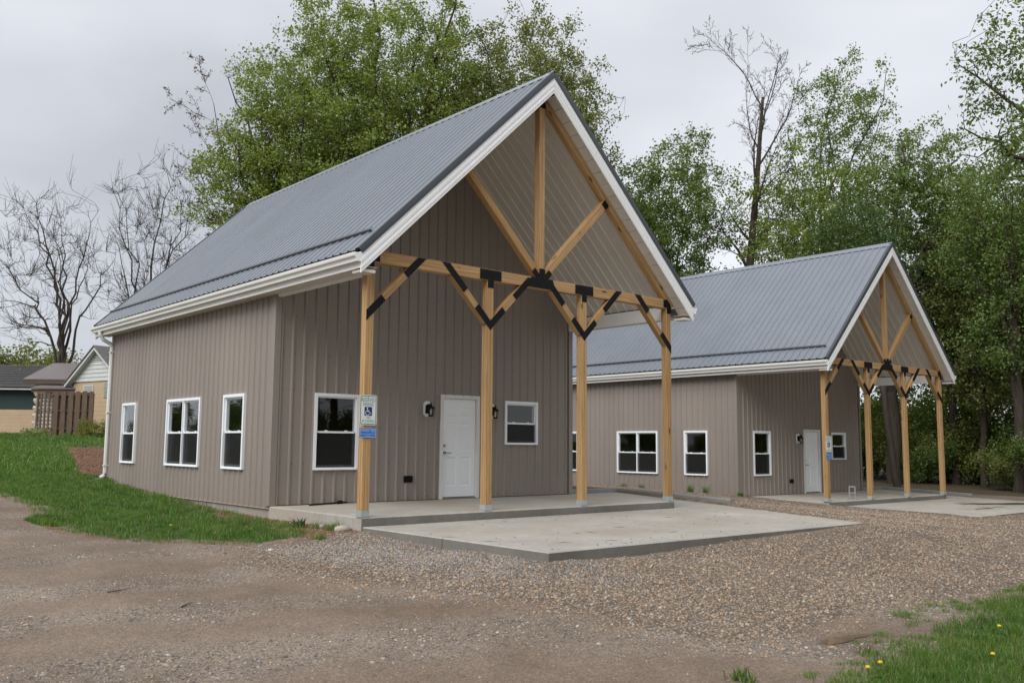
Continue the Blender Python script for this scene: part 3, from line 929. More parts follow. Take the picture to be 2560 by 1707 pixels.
# ---- roof
NRM = math.hypot(1, SL)
SLEN = (RX+OE+.02)*NRM
def roof_side(sgn):
    ex = Vector((sgn/NRM, 0, SL/NRM))            # up the slope
    nv = Vector((-sgn*SL/NRM, 0, 1/NRM))
    eave = Vector((RX-sgn*(RX+OE+.035), 0, ZE-.035*SL+.085))
    top_s = SLEN-.0
    roof = MB()
    roof.add([tuple(eave+ex*.05-nv*.03+Vector((0, YF+.03, 0))), tuple(eave+ex*.05-nv*.03+Vector((0, YB-.03, 0))), tuple(eave+ex*top_s-nv*.03+Vector((0, YB-.03, 0))), tuple(eave+ex*top_s-nv*.03+Vector((0, YF+.03, 0)))], [(0, 1, 2, 3)])
    ro = roof.build("roof", M['roof_trim'], cabin)
    ln = YB-YF
    pr = profile(0, ln, [k*.9144 for k in range(1, 14)], .030, True, .09)
    pan = {}
    for (a, na), (b_, nb) in zip(pr[:-1], pr[1:]):
        mb = pan.setdefault(int((a+b_)/2/.9144), MB())
        pa, pb = Vector((0, YF+a, 0)), Vector((0, YF+b_, 0))
        mb.quad(tuple(eave+pa+nv*na), tuple(eave+pb+nv*nb), tuple(eave+pb+nv*nb+ex*top_s), tuple(eave+pa+nv*na+ex*top_s))
    for k in sorted(pan):
        pan[k].build("roof_panel", M['roof'], ro)
    sm = MB()
    a = .09+.045
    while a < ln-.05:
        for s in np.arange(.12, top_s-.1, .61):
            p = eave+Vector((0, YF+a, 0))+ex*float(s)
            q = [tuple(p+nv*.002+ex*.008*math.cos(t)+Vector((0, .008*math.sin(t), 0))) for t in [i*math.pi/3 for i in range(6)]]
            sm.add(q+[tuple(p+nv*.009)], [(i, (i+1) % 6, 6) for i in range(6)])
        a += RIB
    tag(sm.build("screw_heads", M['roof_screw'], ro), kind='stuff')
    # rake flashing front and rear
    for (y, s) in ((YF, -1), (YB, 1)):
        mb = MB()
        prf = [(-.075, .03), (-.05, .03), (.012, .03), (.016, -.03), (.012, -.075), (.004, -.075), (.004, .022), (-.075, .022)]
        p0 = eave-ex*.005; p1 = eave+ex*(top_s+.0)
        mb.prism(prf, lambda a, b: tuple(p0+Vector((0, y+s*a, 0))+nv*b), lambda a, b: tuple(p1+Vector((0, y+s*a, 0))+nv*b))
        mb.build("rake_flashing", M['roof_trim'], ro)
    # snow guard rail on the ribs
    mb = MB()
    g0 = eave+ex*.50
    prf = [(0, .02), (.006, .02), (.006, .055), (.05, .062), (.05, .068), (0, .06)]
    mb.prism(prf, lambda a, b: tuple(g0+Vector((0, YF+.22, 0))+ex*a+nv*b), lambda a, b: tuple(g0+Vector((0, YB-.12, 0))+ex*a+nv*b))
    k = .09
    while k < ln-.2:
        if k > .25:
            q = g0+Vector((0, YF+k, 0))
            mb.prism([(-.02, .019), (.05, .019), (.05, .058), (.006, .052), (.0, .026), (-.02, .024)], lambda a, b: tuple(q+Vector((0, -.02, 0))+ex*a+nv*b), lambda a, b: tuple(q+Vector((0, .02, 0))+ex*a+nv*b))
        k += RIB
    mb.build("snow_guard", M['roof_trim'], ro)
    # ridge cap half
    mb = MB()
    t0 = eave+ex*top_s
    apex = Vector((RX, 0, t0.z+.022+.02))
    prf = [t0-ex*.16+nv*.024, t0-ex*.15+nv*.032, apex+Vector((0, 0, .008)), apex]
    mb.add([tuple(p+Vector((0, YF-.012, 0))) for p in prf]+[tuple(p+Vector((0, YB+.012, 0))) for p in prf], [(0, 1, 2, 3), (4, 7, 6, 5), (0, 4, 5, 1), (1, 5, 6, 2), (3, 7, 4, 0)])
    mb.build("ridge_cap", M['roof'], ro)
    # white rake board with shallow flutes, front and rear
    for (y, s) in ((YF, -1), (YB, 1)):
        mb = MB()
        hv = .305
        steps = [(0, 0), (.09, 0), (.094, .005), (.15, .005), (.154, 0), (.205, 0), (.209, .005), (.25, .005), (.254, 0), (hv, 0)]
        xe = RX-sgn*(RX+OE)
        outer = [(d, .0+o) for d, o in steps] + [(hv, -.026), (0, -.026)]
        mb.prism(outer, lambda d, o: (xe, y+s*o, zT(xe)-d), lambda d, o: (RX, y+s*o, ZR-d))
        mb.build("rake_board", M['white'], cabin)
    # eave fascia
    xe = RX-sgn*(RX+OE)
    mb = MB(); x0, x1 = sorted((xe, xe+sgn*.02))
    mb.box(x0, x1, YF+.028, YB-.028, ZE-.226, ZE+.02); mb.build("eave_fascia", M['white'], cabin)
    # gutter
    g = [(0, 3.945), (0, 3.815), (.085, 3.815), (.086, 3.845), (.095, 3.868), (.118, 3.888), (.124, 3.905), (.124, 3.948), (.112, 3.948), (.112, 3.94), (.12, 3.938), (.119, 3.905), (.113, 3.892), (.09, 3.873), (.08, 3.846), (.08, 3.82), (.005, 3.82), (.005, 3.945)]
    mb = MB()
    mb.prism([(xe-sgn*a, z) for a, z in g], lambda x, z: (x, YF+.012, z), lambda x, z: (x, YB-.0, z))
    gut = mb.build("gutter", M['gutter'], cabin)
    for yy in (YF+.004, YB-.004):
        mb = MB(); mb.prism([(xe-sgn*a, z) for a, z in g[:9]], lambda x, z: (x, yy-.004, z), lambda x, z: (x, yy+.004, z)); mb.build("end_cap", M['white'], gut)
    # eave soffit panels
    xi = 0 if sgn > 0 else W
    xa, xb = sorted((xe+sgn*.021, xi+sgn*.0))
    zs = ZE-.226+.012
    smb = MB()
    for k in range(3):
        y = k*.1016
        smb.quad((xa, y+.004, zs), (xb, y+.004, zs), (xb, y+.095, zs), (xa, y+.095, zs))
        smb.quad((xa, y+.095, zs), (xb, y+.095, zs), (xb, y+.0975, zs+.008), (xa, y+.0975, zs+.008))
        smb.quad((xa, y+.0975, zs+.008), (xb, y+.0975, zs+.008), (xb, y+.1056, zs), (xa, y+.1056, zs))
    me = smb.mesh("soffit_panel", M['soffit'])
    sof = MB(); sof.box(xa, xb, YF+.03, YB-.03, zs+.02, zs+.026); so = sof.build("eave_soffit", M['soffit'], cabin)
    y = YF+.04
    while y < YB-.34:
        link("soffit_panel", me, so, Matrix.Translation((0, y, 0))); y += .3048
    # boxed return under the rake end
    mb = MB()
    xr0, xr1 = sorted((xe, xe+sgn*.30))
    mb.box(xr0+.03, xr1-.03, YF+.03, YF+.30, ZE-.28, ZE-.235); mb.build("soffit_return", M['soffit'], cabin)
    # downspout at the rear
    mb = MB()
    yq = L-.06
    pts = [(xe-sgn*.05, yq, 3.82), (xe-sgn*.05, yq, 3.74), (xe+sgn*.03, yq, 3.62), (xe+sgn*.2, yq, 3.53), (xi-sgn*.055, yq, 3.44), (xi-sgn*.055, yq, .32), (xi-sgn*.07, yq, .27), (xi-sgn*.16, yq, .21)]
    mb.tube(pts, .05, 8)
    for zz in (3.3, 1.8, .5):
        mb.box(xi-sgn*.055-.056, xi-sgn*.055+.056, yq-.056, yq+.056, zz, zz+.03)
    mb.build("downspout", M['gutter'], cabin)
    # porch header (white wrapped) beside the outer posts
    h0, h1 = sorted((xi+sgn*.0, xi+sgn*.085))
    part("porch_header", M['white'], lambda mb: mb.box(h0, h1, -2.875, -.024, 3.70, zT(xi)-.27))
    # porch ceiling panels
    ce = empty_part("porch_ceiling")
    off = .262
    y0c, y1c = -3.0, -.0
    prc = profile(0, 3.0, [.9144, 1.8288, 2.7432], .018, False, .1)
    pan = {}
    xlo = xi+sgn*.025
    for (a, na), (b_, nb) in zip(prc[:-1], prc[1:]):
        mb = pan.setdefault(int((a+b_)/2/.9144), MB())
        A0 = Vector((xlo, y0c+a, zT(xlo)-off))-nv*na; B0 = Vector((xlo, y0c+b_, zT(xlo)-off))-nv*nb
        A1 = Vector((RX, y0c+a, ZR-off))-nv*na; B1 = Vector((RX, y0c+b_, ZR-off))-nv*nb
        mb.quad(tuple(A0), tuple(A1), tuple(B1), tuple(B0))
    for k in sorted(pan):
        pan[k].build("ceiling_panel", M['ceiling'], ce)
    # gable soffit boards along the rake
    gs = empty_part("gable_soffit")
    step = .285
    mb = MB()
    n_ = int((RX+OE)*NRM/step)
    bd = MB()
    bd.add([(0, 0, 0), (0, .30, 0), (step-.012, .30, 0), (step-.012, 0, 0), (step-.006, 0, .02), (step-.006, .30, .02), (step, 0, 0), (step, .30, 0)], [(0, 1, 2, 3), (3, 2, 5, 4), (4, 5, 7, 6)])
    me = bd.mesh("soffit_board", M['soffit'])
    for k in range(n_):
        o_ = Vector((xe, YF+.02, ZE-.235)) + ex*(k*step+.02)
        mt = Matrix((( ex.x, 0, nv.x, o_.x), (0, 1, 0, o_.y), (ex.z, 0, nv.z, o_.z), (0, 0, 0, 1)))
        link("soffit_board", me, gs, mt)

def empty_part(name):
    o = bpy.data.objects.new(name, None); COL.objects.link(o); o.parent = cabin; return o
roof_side(1)
roof_side(-1)

# ---- timber frame
PX = [-.015, 2.386, 4.672, 7.132]
PW = .14
TC = 3.655
BZ0, BZ1 = 3.90, 4.095
def member(name, p0, p1, wid, dep, yfront, mat=M['wood']):
    """timber in a plane of constant y; local z runs along the grain"""
    p0, p1 = Vector(p0), Vector(p1)
    d = Vector((p1[0]-p0[0], 0, p1[1]-p0[1])); ln = d.length; d.normalize()
    px = Vector((d.z, 0, -d.x))
    mt = Matrix(((px.x, 0, d.x, p0[0]), (0, 1, 0, yfront), (px.z, 0, d.z, p0[1]), (0, 0, 0, 1)))
    mb = MB()
    c = .006
    h = wid/2
    pr = [(-h+c, 0), (h-c, 0), (h, c), (h, dep-c), (h-c, dep), (-h+c, dep), (-h, dep-c), (-h, c)]
    mb.prism_z(pr, 0, ln)
    o = link(name, mb.mesh(name, mat), cabin, mt)
    return o
for x in PX:
    post = member("post", (x+PW/2, .012), (x+PW/2, BZ0), PW, PW, -D)
    mb = MB()
    t = .004
    a, b = -PW/2-t, PW/2+t
    for q in ([(a, -t), (b, -t), (b, 0), (a, 0)], [(a, PW), (b, PW), (b, PW+t), (a, PW+t)], [(a, 0), (a+t, 0), (a+t, PW), (a, PW)], [(b-t, 0), (b, 0), (b, PW), (b-t, PW)]):
        mb.prism_z(q, 0, .085)
    mb.box(a-.004, b+.004, -t-.004, PW+t+.004, -.012, -.002)
    for k in range(9):
        u = a+.012+k*.0145
        mb.prism_z([(u, -t-.0), (u+.007, -t-.0), (u+.0035, 0)], .085, .091)
    mb.build("post_base", M['galv'], post)
member("tie_beam", (PX[0]+.02, (BZ0+BZ1)/2), (PX[3]+PW-.02, (BZ0+BZ1)/2), BZ1-BZ0, PW, -D+.001)
member("king_post", (TC, BZ1), (TC, ZR-.42), PW, PW-.004, -D+.002)
# top chords follow the slope
for s in (1, -1):
    xo = RX-s*(RX-.02)
    off = .225+.07*NRM
    member("top_chord", (xo, zT(xo)-off), (RX-s*.02, ZR-.02*SL-off), .14, PW-.01, -D+.006)
    member("strut", (TC+s*.06, BZ1+.04), (TC-(-s)*1.72, 5.80) if s > 0 else (TC-1.72, 5.80), .145, PW-.012, -D+.004)
# knee braces
TS = BZ0+.0
def brace(x0, z0, x1, z1):
    member("knee_brace", (x0, z0), (x1, z1), .118, PW-.016, -D+.005)
def plate(name, poly, y=-D-.007):
    mb = MB(); mb.prism(poly, lambda a, b: (a, y, b), lambda a, b: (a, -D-.0005, b))
    o = mb.build(name, M['black'], cabin)
    xs = [p[0] for p in poly]; zs = [p[1] for p in poly]
    cx, cz = sum(xs)/len(xs), sum(zs)/len(zs)
    bm = MB()
    for p in poly:
        q = (cx+(p[0]-cx)*.8, cz+(p[1]-cz)*.8)
        bm.tube([(q[0], y+.001, q[1]), (q[0], y-.006, q[1])], .008, 6)
    tag(bm.build("bolt_heads", M['bolt'], o), kind='stuff')
    return o
def arm(cx, dirx, zc, s0, s1, cut0=None, cut1=None, hw=.0585):
    """strip on a 45 degree line from (cx,zc): s measured along x; cut0 keeps a plumb edge, cut1 a level edge at z"""
    r = math.sqrt(.5)
    def pt(s, side):
        return (cx+dirx*(s-side*hw*r), zc+s+side*hw*r)
    up0, lo0 = pt(s0, 1), pt(s0, -1)
    up1, lo1 = pt(s1, 1), pt(s1, -1)
    if cut0 is not None:
        k = hw/r
        up0 = (cut0, zc+abs(cut0-cx)*(1 if (cut0-cx)*dirx > 0 else -1)+k); lo0 = (cut0, up0[1]-2*k)
    if cut1 is not None:
        k = hw/r
        up1 = (cx+dirx*(cut1-zc-k), cut1); lo1 = (cx+dirx*(cut1-zc+k), cut1)
    poly = [lo0, lo1, up1, up0]
    return poly if dirx > 0 else poly[::-1]
# outer braces
ZC = 3.062
for (px0, dirx) in ((PX[0], 1), (PX[3]+PW, -1)):
    brace(px0+dirx*.08, ZC+.08, px0+dirx*.93, ZC+.93)
    plate("brace_plate", arm(px0, dirx, ZC, 0, .305, cut0=px0))
    plate("brace_plate", arm(px0, dirx, ZC, .715, 1.0, cut1=BZ1-.006))
    # corner plate
    p = px0
    poly = [(p+dirx*.225, BZ0+.02), (p+dirx*.225, BZ1-.012), (p+dirx*.10, BZ1-.012), (p, BZ0+.08), (p, 3.80), (p+dirx*.125, 3.80), (p+dirx*.125, BZ0+.02)]
    plate("corner_plate", poly if dirx < 0 else poly[::-1])
# inner V braces
ZV = 3.128
for px0 in (PX[1]+PW/2, PX[2]+PW/2):
    for dirx in (-1, 1):
        inner = (dirx > 0) == (px0 < TC)
        brace(px0+dirx*.06, ZV+.06, px0+dirx*.80, ZV+.80)
        plate("brace_plate", arm(px0, dirx, ZV, 0, .30, cut0=px0))
        plate("brace_plate", arm(px0, dirx, ZV, .545, 1.0, cut1=BZ1-.006 if not inner else BZ1-.03))
    plate("tee_plate", [(px0-.237, BZ0+.008), (px0-.065, BZ0+.008), (px0-.065, 3.775), (px0+.065, 3.775), (px0+.065, BZ0+.008), (px0+.237, BZ0+.008), (px0+.237, BZ1-.008), (px0-.237, BZ1-.008)])
# centre gusset
y2 = -D-.013
plate("centre_plate", [(TC-.33, BZ0+.004), (TC+.33, BZ0+.004), (TC+.26, BZ1-.004), (TC-.26, BZ1-.004)], y2)
r = math.sqrt(.5)
for s in (-1, 1):
    a0 = (TC+s*.06, BZ1-.02)
    poly = [(a0[0]-s*.055*r, a0[1]+.055*r), (a0[0]+s*.055*r, a0[1]-.055*r), (a0[0]+s*(.055*r+.15), a0[1]-.055*r+.15), (a0[0]+s*(-.055*r+.15), a0[1]+.055*r+.15)]
    plate("strut_plate", poly if s > 0 else poly[::-1], -D-.010)
    tz = 5.80
    e0 = (TC+s*1.62, 5.70)
    poly = [(e0[0]-s*.055, e0[1]+.055), (e0[0]+s*.055, e0[1]-.055), (e0[0]+s*.155, e0[1]+.04), (e0[0]+s*.05, e0[1]+.15)]
    if s > 0: plate("strut_plate", poly, -D-.004)
plate("king_plate", [(TC-.062, BZ1-.02), (TC+.062, BZ1-.02), (TC+.062, BZ1+.17), (TC-.062, BZ1+.17)], -D-.016)
plate("apex_plate", [(TC-.09, ZR-.52), (TC+.09, ZR-.52), (RX+.04, ZR-.40), (RX-.04, ZR-.40)], -D-.004)

# second cabin: same build, farther right
index_kids()
cabin_b = copy_tree(cabin)
cabin_b.location = B2
cabin_b.rotation_euler = (0, 0, -0.005)
tag(cabin_b, "farther taupe metal cabin at right with a cinder block on its porch", "building", "twin taupe metal cabins")

# ---------------------------------------------------------------- signs
def text_mesh(body, height, name, mat, width=None):
    cu = bpy.data.curves.new("t", 'FONT')
    cu.body = body; cu.size = 1.0; cu.align_x = 'CENTER'; cu.align_y = 'CENTER'; cu.extrude = 0.0; cu.resolution_u = 2
    ob = bpy.data.objects.new("t", cu)
    COL.objects.link(ob)
    dg = bpy.context.evaluated_depsgraph_get()
    me = bpy.data.meshes.new_from_object(ob.evaluated_get(dg))
    bpy.data.objects.remove(ob); bpy.data.curves.remove(cu)
    co = np.empty(len(me.vertices)*3); me.vertices.foreach_get('co', co); co = co.reshape(-1, 3)
    mn, mx = co.min(0), co.max(0)
    sy = height/(mx[1]-mn[1]); sx = sy if width is None else width/(mx[0]-mn[0])
    c = (mn+mx)/2
    out = np.stack([(co[:, 0]-c[0])*sx, np.zeros(len(co)), (co[:, 1]-c[1])*sy], 1)
    me.vertices.foreach_set('co', out.ravel())
    me.name = name; me.materials.clear(); me.materials.append(mat); me.update()
    return me
def rrect(w, h, r, k=5):
    o = []
    for (cx, cz, a0) in ((w/2-r, h/2-r, 0), (-w/2+r, h/2-r, 90), (-w/2+r, -h/2+r, 180), (w/2-r, -h/2+r, 270)):
        for i in range(k+1):
            t = math.radians(a0+90*i/k); o.append((cx+r*math.cos(t), cz+r*math.sin(t)))
    return o
def ring(mb, outer, inner, y):
    n = len(outer)
    mb.add([(a, y, b) for a, b in outer]+[(a, y, b) for a, b in inner], [(i, (i+1) % n, n+(i+1) % n, n+i) for i in range(n)])
def stroke(mb, pts, wd, y):
    pts = [Vector(p) for p in pts]
    lft, rgt = [], []
    for i, p in enumerate(pts):
        d = (pts[min(i+1, len(pts)-1)]-pts[max(i-1, 0)]).normalized()
        nn = Vector((-d.y, d.x))*wd/2
        lft.append(p+nn); rgt.append(p-nn)
    for i in range(len(pts)-1):
        mb.quad(*[(q.x, y, q.y) for q in (lft[i], lft[i+1], rgt[i+1], rgt[i])])
def signs(origin, lab1, lab2):
    ox, oy, oz = origin
    s = empty("parking_sign", (ox+.058, oy-D-.012, oz+1.608))
    tag(s, lab1, "sign", "accessible parking signs")
    w, h = .305, .457
    part("sign_plate", M['sign_white'], lambda mb: mb.prism(rrect(w, h, .035), lambda a, b: (a, -.0, b), lambda a, b: (a, .003, b)), s)
    part("border", M['sign_green'], lambda mb: ring(mb, rrect(w-.022, h-.022, .027), rrect(w-.044, h-.044, .018), -.0012), s)
    for (t, hh, ww, z) in (("RESERVED", .062, .245, .155), ("PARKING", .055, .185, .086), ("VAN", .032, .072, -.118), ("ACCESSIBLE", .035, .222, -.166)):
        o = link("lettering", text_mesh(t, hh, "lettering", M['sign_green'], ww), s, Matrix.Translation((0, -.0014, z)))
        o['label'] = "green lettering " + t
    pn = part("symbol_panel", M['sign_navy'], lambda mb: mb.prism(rrect(.135, .135, .012), lambda a, b: (a, -.0016, b-.02), lambda a, b: (a, -.0004, b-.02)), s)
    def wheel(mb):
        y, cz = -.0026, -.02
        mb.add([(-.018+.011*math.cos(t), y, cz+.048+.011*math.sin(t)) for t in [i*math.pi/6 for i in range(12)]], [tuple(range(12))])
        stroke(mb, [(-.017, cz+.036), (-.014, cz-.006)], .012, y)
        stroke(mb, [(-.014, cz+.012), (.014, cz+.012)], .009, y)
        stroke(mb, [(-.016, cz-.004), (.020, cz-.004), (.036, cz-.040), (.052, cz-.034)], .010, y)
        stroke(mb, [(-.014+.034*math.cos(t), cz-.024+.034*math.sin(t)) for t in [math.radians(115+i*14) for i in range(17)]], .009, y)
    part("wheelchair_symbol", M['sign_white'], wheel, pn)
    part("screw", M['galv'], lambda mb: (mb.tube([(0, .001, .2), (0, -.006, .2)], .007, 6), mb.tube([(0, .001, -.195), (0, -.006, -.195)], .007, 6)), s)
    s2 = empty("fine_notice", (ox+.062, oy-D-.012, oz+1.262))
    tag(s2, lab2, "sign", "blue fine notices")
    part("sign_plate", M['sign_blue'], lambda mb: mb.prism(rrect(.300, .150, .006, 2), lambda a, b: (a, -.0, b), lambda a, b: (a, .003, b)), s2)
    part("border", M['sign_white'], lambda mb: ring(mb, rrect(.280, .130, .004, 2), rrect(.270, .120, .003, 2), -.0012), s2)
    for (t, hh, ww, x, z) in (("FINE $250 - $500", .024, .25, 0, .034), ("MIN.", .009, .03, .0, .010), ("MAX.", .009, .034, .095, .010), ("SEE THE OHIO REVISED CODE", .014, .25, 0, -.018), ("SEC. 4511.69", .014, .10, 0, -.043)):
        o = link("lettering", text_mesh(t, hh, "lettering", M['sign_white'], ww), s2, Matrix.Translation((x, -.0014, z)))
        o['label'] = "white lettering " + t
signs((0, 0, 0), "green bordered reserved parking sign on the first post of the near cabin", "small blue fine notice below the parking sign on the near cabin")
signs(B2, "green bordered reserved parking sign on the far cabin's first post", "small blue fine notice below the parking sign on the far cabin")

# ---------------------------------------------------------------- loose things on the porches
rod = empty("black_pole", (0, 0, 0))
tag(rod, "black metal pole with a fitting lying on the near porch slab", "pole")
part("shaft", M['black'], lambda mb: mb.tube([(.60, -.32, .02), (1.28, .0-.13, .022)], .016, 8), rod)
part("fitting", M['black'], lambda mb: mb.tube([(1.26, -.136, .022), (1.29, -.127, .03), (1.37, -.105, .03), (1.40, -.096, .026), (1.52, -.065, .024)], [.02, .036, .036, .014, .008], 8), rod)

def cinder():
    o = empty("cinder_block", (B2[0]+1.68, B2[1]-2.80, B2[2]+.0), -1.05)
    tag(o, "grey concrete cinder block standing on end on the far porch", "block")
    mb = MB()
    h, w, d = .39, .19, .19      # standing on end
    t = .035
    mb.box(-w/2, -w/2+t, 0, d, 0, h); mb.box(w/2-t, w/2, 0, d, 0, h)
    mb.build("face_shell", M['kerb'], o)
    for z in (0, h/2-t/2, h-t):
        part("web", M['kerb'], lambda mb: mb.box(-w/2+t, w/2-t, .004, d-.004, z+.001, z+t-.001), o)
cinder()

# ---------------------------------------------------------------- trees
def unit(v):
    return v/(np.linalg.norm(v)+1e-9)
def frame_of(d):
    a = np.cross(d, (0, 0, 1.0) if abs(d[2]) < .9 else (1.0, 0, 0)); a = unit(a)
    return a, np.cross(d, a)

def grow_tree(rng, levels, trunk_len, trunk_r, lean=(0, 0), start=(0, 0, -.3), tropism=0.0):
    """levels: list of dicts(seg, wob, up, kids, t0, ang, ratio, rr). returns branches per level and twig polylines"""
    out = [[] for _ in levels]
    def rec(p, d, ln, r, lv):
        lp = levels[lv]
        n = lp['seg']
        pts = np.empty((n+1, 3)); pts[0] = p
        dirs = np.empty((n+1, 3))
        w = rng.normal(0, lp['wob'], (n, 3))
        for i in range(n):
            d = d + w[i]; d[2] += lp['up']
            d = d/math.sqrt(d[0]*d[0]+d[1]*d[1]+d[2]*d[2])
            pts[i+1] = pts[i] + d*(ln/n); dirs[i] = d
        dirs[n] = d
        t = np.linspace(0, 1, n+1)
        rad = r*(1-(1-lp.get('tip', .25))*t)
        out[lv].append((pts, rad))
        if lv+1 >= len(levels): return
        k = lp['kids']
        k = max(1, int(round(k*rng.uniform(.8, 1.2)))) if k > 3 else k
        phi = rng.uniform(0, 6.28)
        for j in range(k):
            tt = lp['t0'] + (1-lp['t0'])*((j+rng.uniform(0.2, 1))/k)
            tt = min(tt, 1.0)
            x = tt*n; i0 = min(int(x), n-1); fr_ = x-i0
            q = pts[i0]*(1-fr_)+pts[i0+1]*fr_
            dd = dirs[i0]
            a, b = frame_of(dd)
            phi += 2.4 + rng.normal(0, .4)
            an = max(.1, rng.normal(lp['ang'], lp.get('angsd', .15)))
            nd = dd*math.cos(an) + (a*math.cos(phi)+b*math.sin(phi))*math.sin(an)
            shape = lp.get('shape', lambda u: 1-.55*u)(tt)
            cl = ln*lp['ratio']*shape*rng.uniform(.75, 1.2)
            cr_ = (r*(1-(1-lp.get('tip', .25))*tt))*lp['rr']
            rec(q, nd, cl, cr_, lv+1)
    rec(np.array(start, float), unit(np.array([lean[0], lean[1], 1.0])), trunk_len, trunk_r, 0)
    return out

def tubes(branches, k):
    """vectorised tapering tubes; returns verts, quads"""
    V, F, o = [], [], 0
    by = {}
    for p, r in branches: by.setdefault(len(p), []).append((p, r))
    ang = np.arange(k)*2*np.pi/k
    for n, lst in by.items():
        P = np.array([p for p, _ in lst]); Rr = np.array([r for _, r in lst])
        T = np.empty_like(P)
        T[:, 1:-1] = P[:, 2:]-P[:, :-2]; T[:, 0] = P[:, 1]-P[:, 0]; T[:, -1] = P[:, -1]-P[:, -2]
        T /= np.linalg.norm(T, axis=2, keepdims=True)+1e-9
        ref = np.where(np.abs(T[:, :1, 2:3]) < .9, np.array([[[0, 0, 1.0]]]), np.array([[[1.0, 0, 0]]]))
        A = np.cross(T, np.broadcast_to(ref, T.shape)); A /= np.linalg.norm(A, axis=2, keepdims=True)+1e-9
        Bv = np.cross(T, A)
        ringv = P[:, :, None, :] + Rr[:, :, None, None]*(A[:, :, None, :]*np.cos(ang)[None, None, :, None]+Bv[:, :, None, :]*np.sin(ang)[None, None, :, None])
        m_ = len(lst)
        V.append(ringv.reshape(-1, 3))
        b = np.arange(m_)[:, None, None]*(n*k) + np.arange(n-1)[None, :, None]*k
        j = np.arange(k)[None, None, :]; j2 = (j+1) % k
        q = np.stack([b+j, b+j2, b+k+j2, b+k+j], -1).reshape(-1, 4)+o
        F.append(q); o += m_*n*k
    return np.concatenate(V), np.concatenate(F)

def leaves(rng, twigs, per, size, spread, cols, droop=.2, aspect=.55):
    n = len(twigs)
    P = np.array([t[0] for t in twigs])                     # n, s+1, 3
    s = P.shape[1]-1
    t = rng.uniform(.15, 1.0, (n, per))*s
    i0 = np.minimum(t.astype(int), s-1); fr_ = (t-i0)[..., None]
    idx = np.arange(n)[:, None]
    C = (P[idx, i0]*(1-fr_)+P[idx, i0+1]*fr_).reshape(-1, 3)
    m_ = len(C)
    C = C + rng.normal(0, spread, (m_, 3))
    d = rng.normal(0, 1, (m_, 3)); d[:, 2] -= droop; d /= np.linalg.norm(d, axis=1, keepdims=True)
    e = rng.normal(0, 1, (m_, 3)); e -= d*(e*d).sum(1, keepdims=True); e /= np.linalg.norm(e, axis=1, keepdims=True)
    sz = size*rng.uniform(.6, 1.35, (m_, 1))
    V = np.stack([C, C+d*sz*.5+e*sz*aspect*.5, C+d*sz, C+d*sz*.5-e*sz*aspect*.5], 1).reshape(-1, 3)
    F = np.arange(m_*4).reshape(-1, 4)
    cols = np.array(cols)
    # one tone per twig, small shifts per leaf
    w = np.repeat(rng.uniform(0, 1, (n, 1)), per, 0)*.6+rng.uniform(0, 1, (m_, 1))*.4
    c = cols[0]*(1-w)+cols[1]*w
    c = c*rng.uniform(.75, 1.2, (m_, 1))
    if len(cols) > 2:
        sel = rng.uniform(0, 1, m_) < .035
        c[sel] = cols[2]
    return V, F, np.repeat(c, 4, 0)

GREEN = [(0.145, 0.218, 0.038), (0.295, 0.352, 0.078), (0.33, 0.29, 0.09)]
GREEN2 = [(0.095, 0.165, 0.035), (0.20, 0.28, 0.066), (0.26, 0.25, 0.085)]
OLIVE = [(0.135, 0.172, 0.044), (0.26, 0.28, 0.085), (0.28, 0.21, 0.09)]
DARK = [(0.065, 0.12, 0.03), (0.115, 0.185, 0.05), (0.16, 0.16, 0.05)]
BUD = [(0.10, 0.055, 0.035), (0.16, 0.11, 0.06)]

def lv(seg, wob, up, kids=0, t0=.2, ang=.7, ratio=.4, rr=.55, **k):
    return dict(seg=seg, wob=wob, up=up, kids=kids, t0=t0, ang=ang, ratio=ratio, rr=rr, **k)

def tree(name, label, cat, xy, seed, levels, H, r, leaf=None, lean=(0, 0), bark='bark', group=None, split=2, rz=0.0, dz=0.0, scale=1.0, minr=0.0):
    rng = np.random.default_rng(seed)
    br = grow_tree(rng, levels, H, r, lean)
    if minr: br = [[(p, np.maximum(q, minr)) for p, q in b] for b in br]
    o = empty(name, (xy[0], xy[1], gz(*xy)+dz), rz)
    o.scale = (scale,)*3
    tag(o, label, cat, group)
    V, F = [], []
    off = 0
    for i, b in enumerate(br[:-1] if leaf else br[:split]):
        if not b: continue
        v, f = tubes(b, (9, 7, 5, 4, 3, 3)[i]); V.append(v); F.append(f+off); off += len(v)
    link("trunk", np_mesh("trunk", np.concatenate(V), np.concatenate(F), M[bark], smooth=True), o)
    if leaf:
        tv, tf = tubes(br[-1], 3)
        lvv, lf, lc = leaves(rng, br[-1], *leaf)
        crown = link("crown", np_mesh("crown", lvv, lf, M['leaf'], lc), o)
        tag(link("twigs", np_mesh("twigs", tv, tf, M[bark]), crown), kind='stuff')
    else:
        V, F, off = [], [], 0
        for i, b in enumerate(br[split:]):
            v, f = tubes(b, (4, 3, 3, 3)[i]); V.append(v); F.append(f+off); off += len(v)
        link("crown", np_mesh("crown", np.concatenate(V), np.concatenate(F), M[bark]), o)
    return o

def leafy(nlead=4, limbs=13, br=7, tw=6, ang=.32, limb_ratio=.34, trunk=.26, lead=2.9, up=.05):
    return [lv(4, .05, .02, nlead, .55, ang, lead, .68, tip=.75, shape=lambda u: 1.0, angsd=.12),
            lv(9, .07, up, limbs, .08, .75, limb_ratio, .45, shape=lambda u: .55+.75*math.sin(math.pi*min(1, .25+.75*u))*(1-.35*u), tip=.12),
            lv(6, .11, .07, br, .18, .75, .45, .5, tip=.2),
            lv(4, .16, .04, tw, .15, .8, .52, .5, tip=.3),
            lv(3, .2, -.02, tip=.3)]


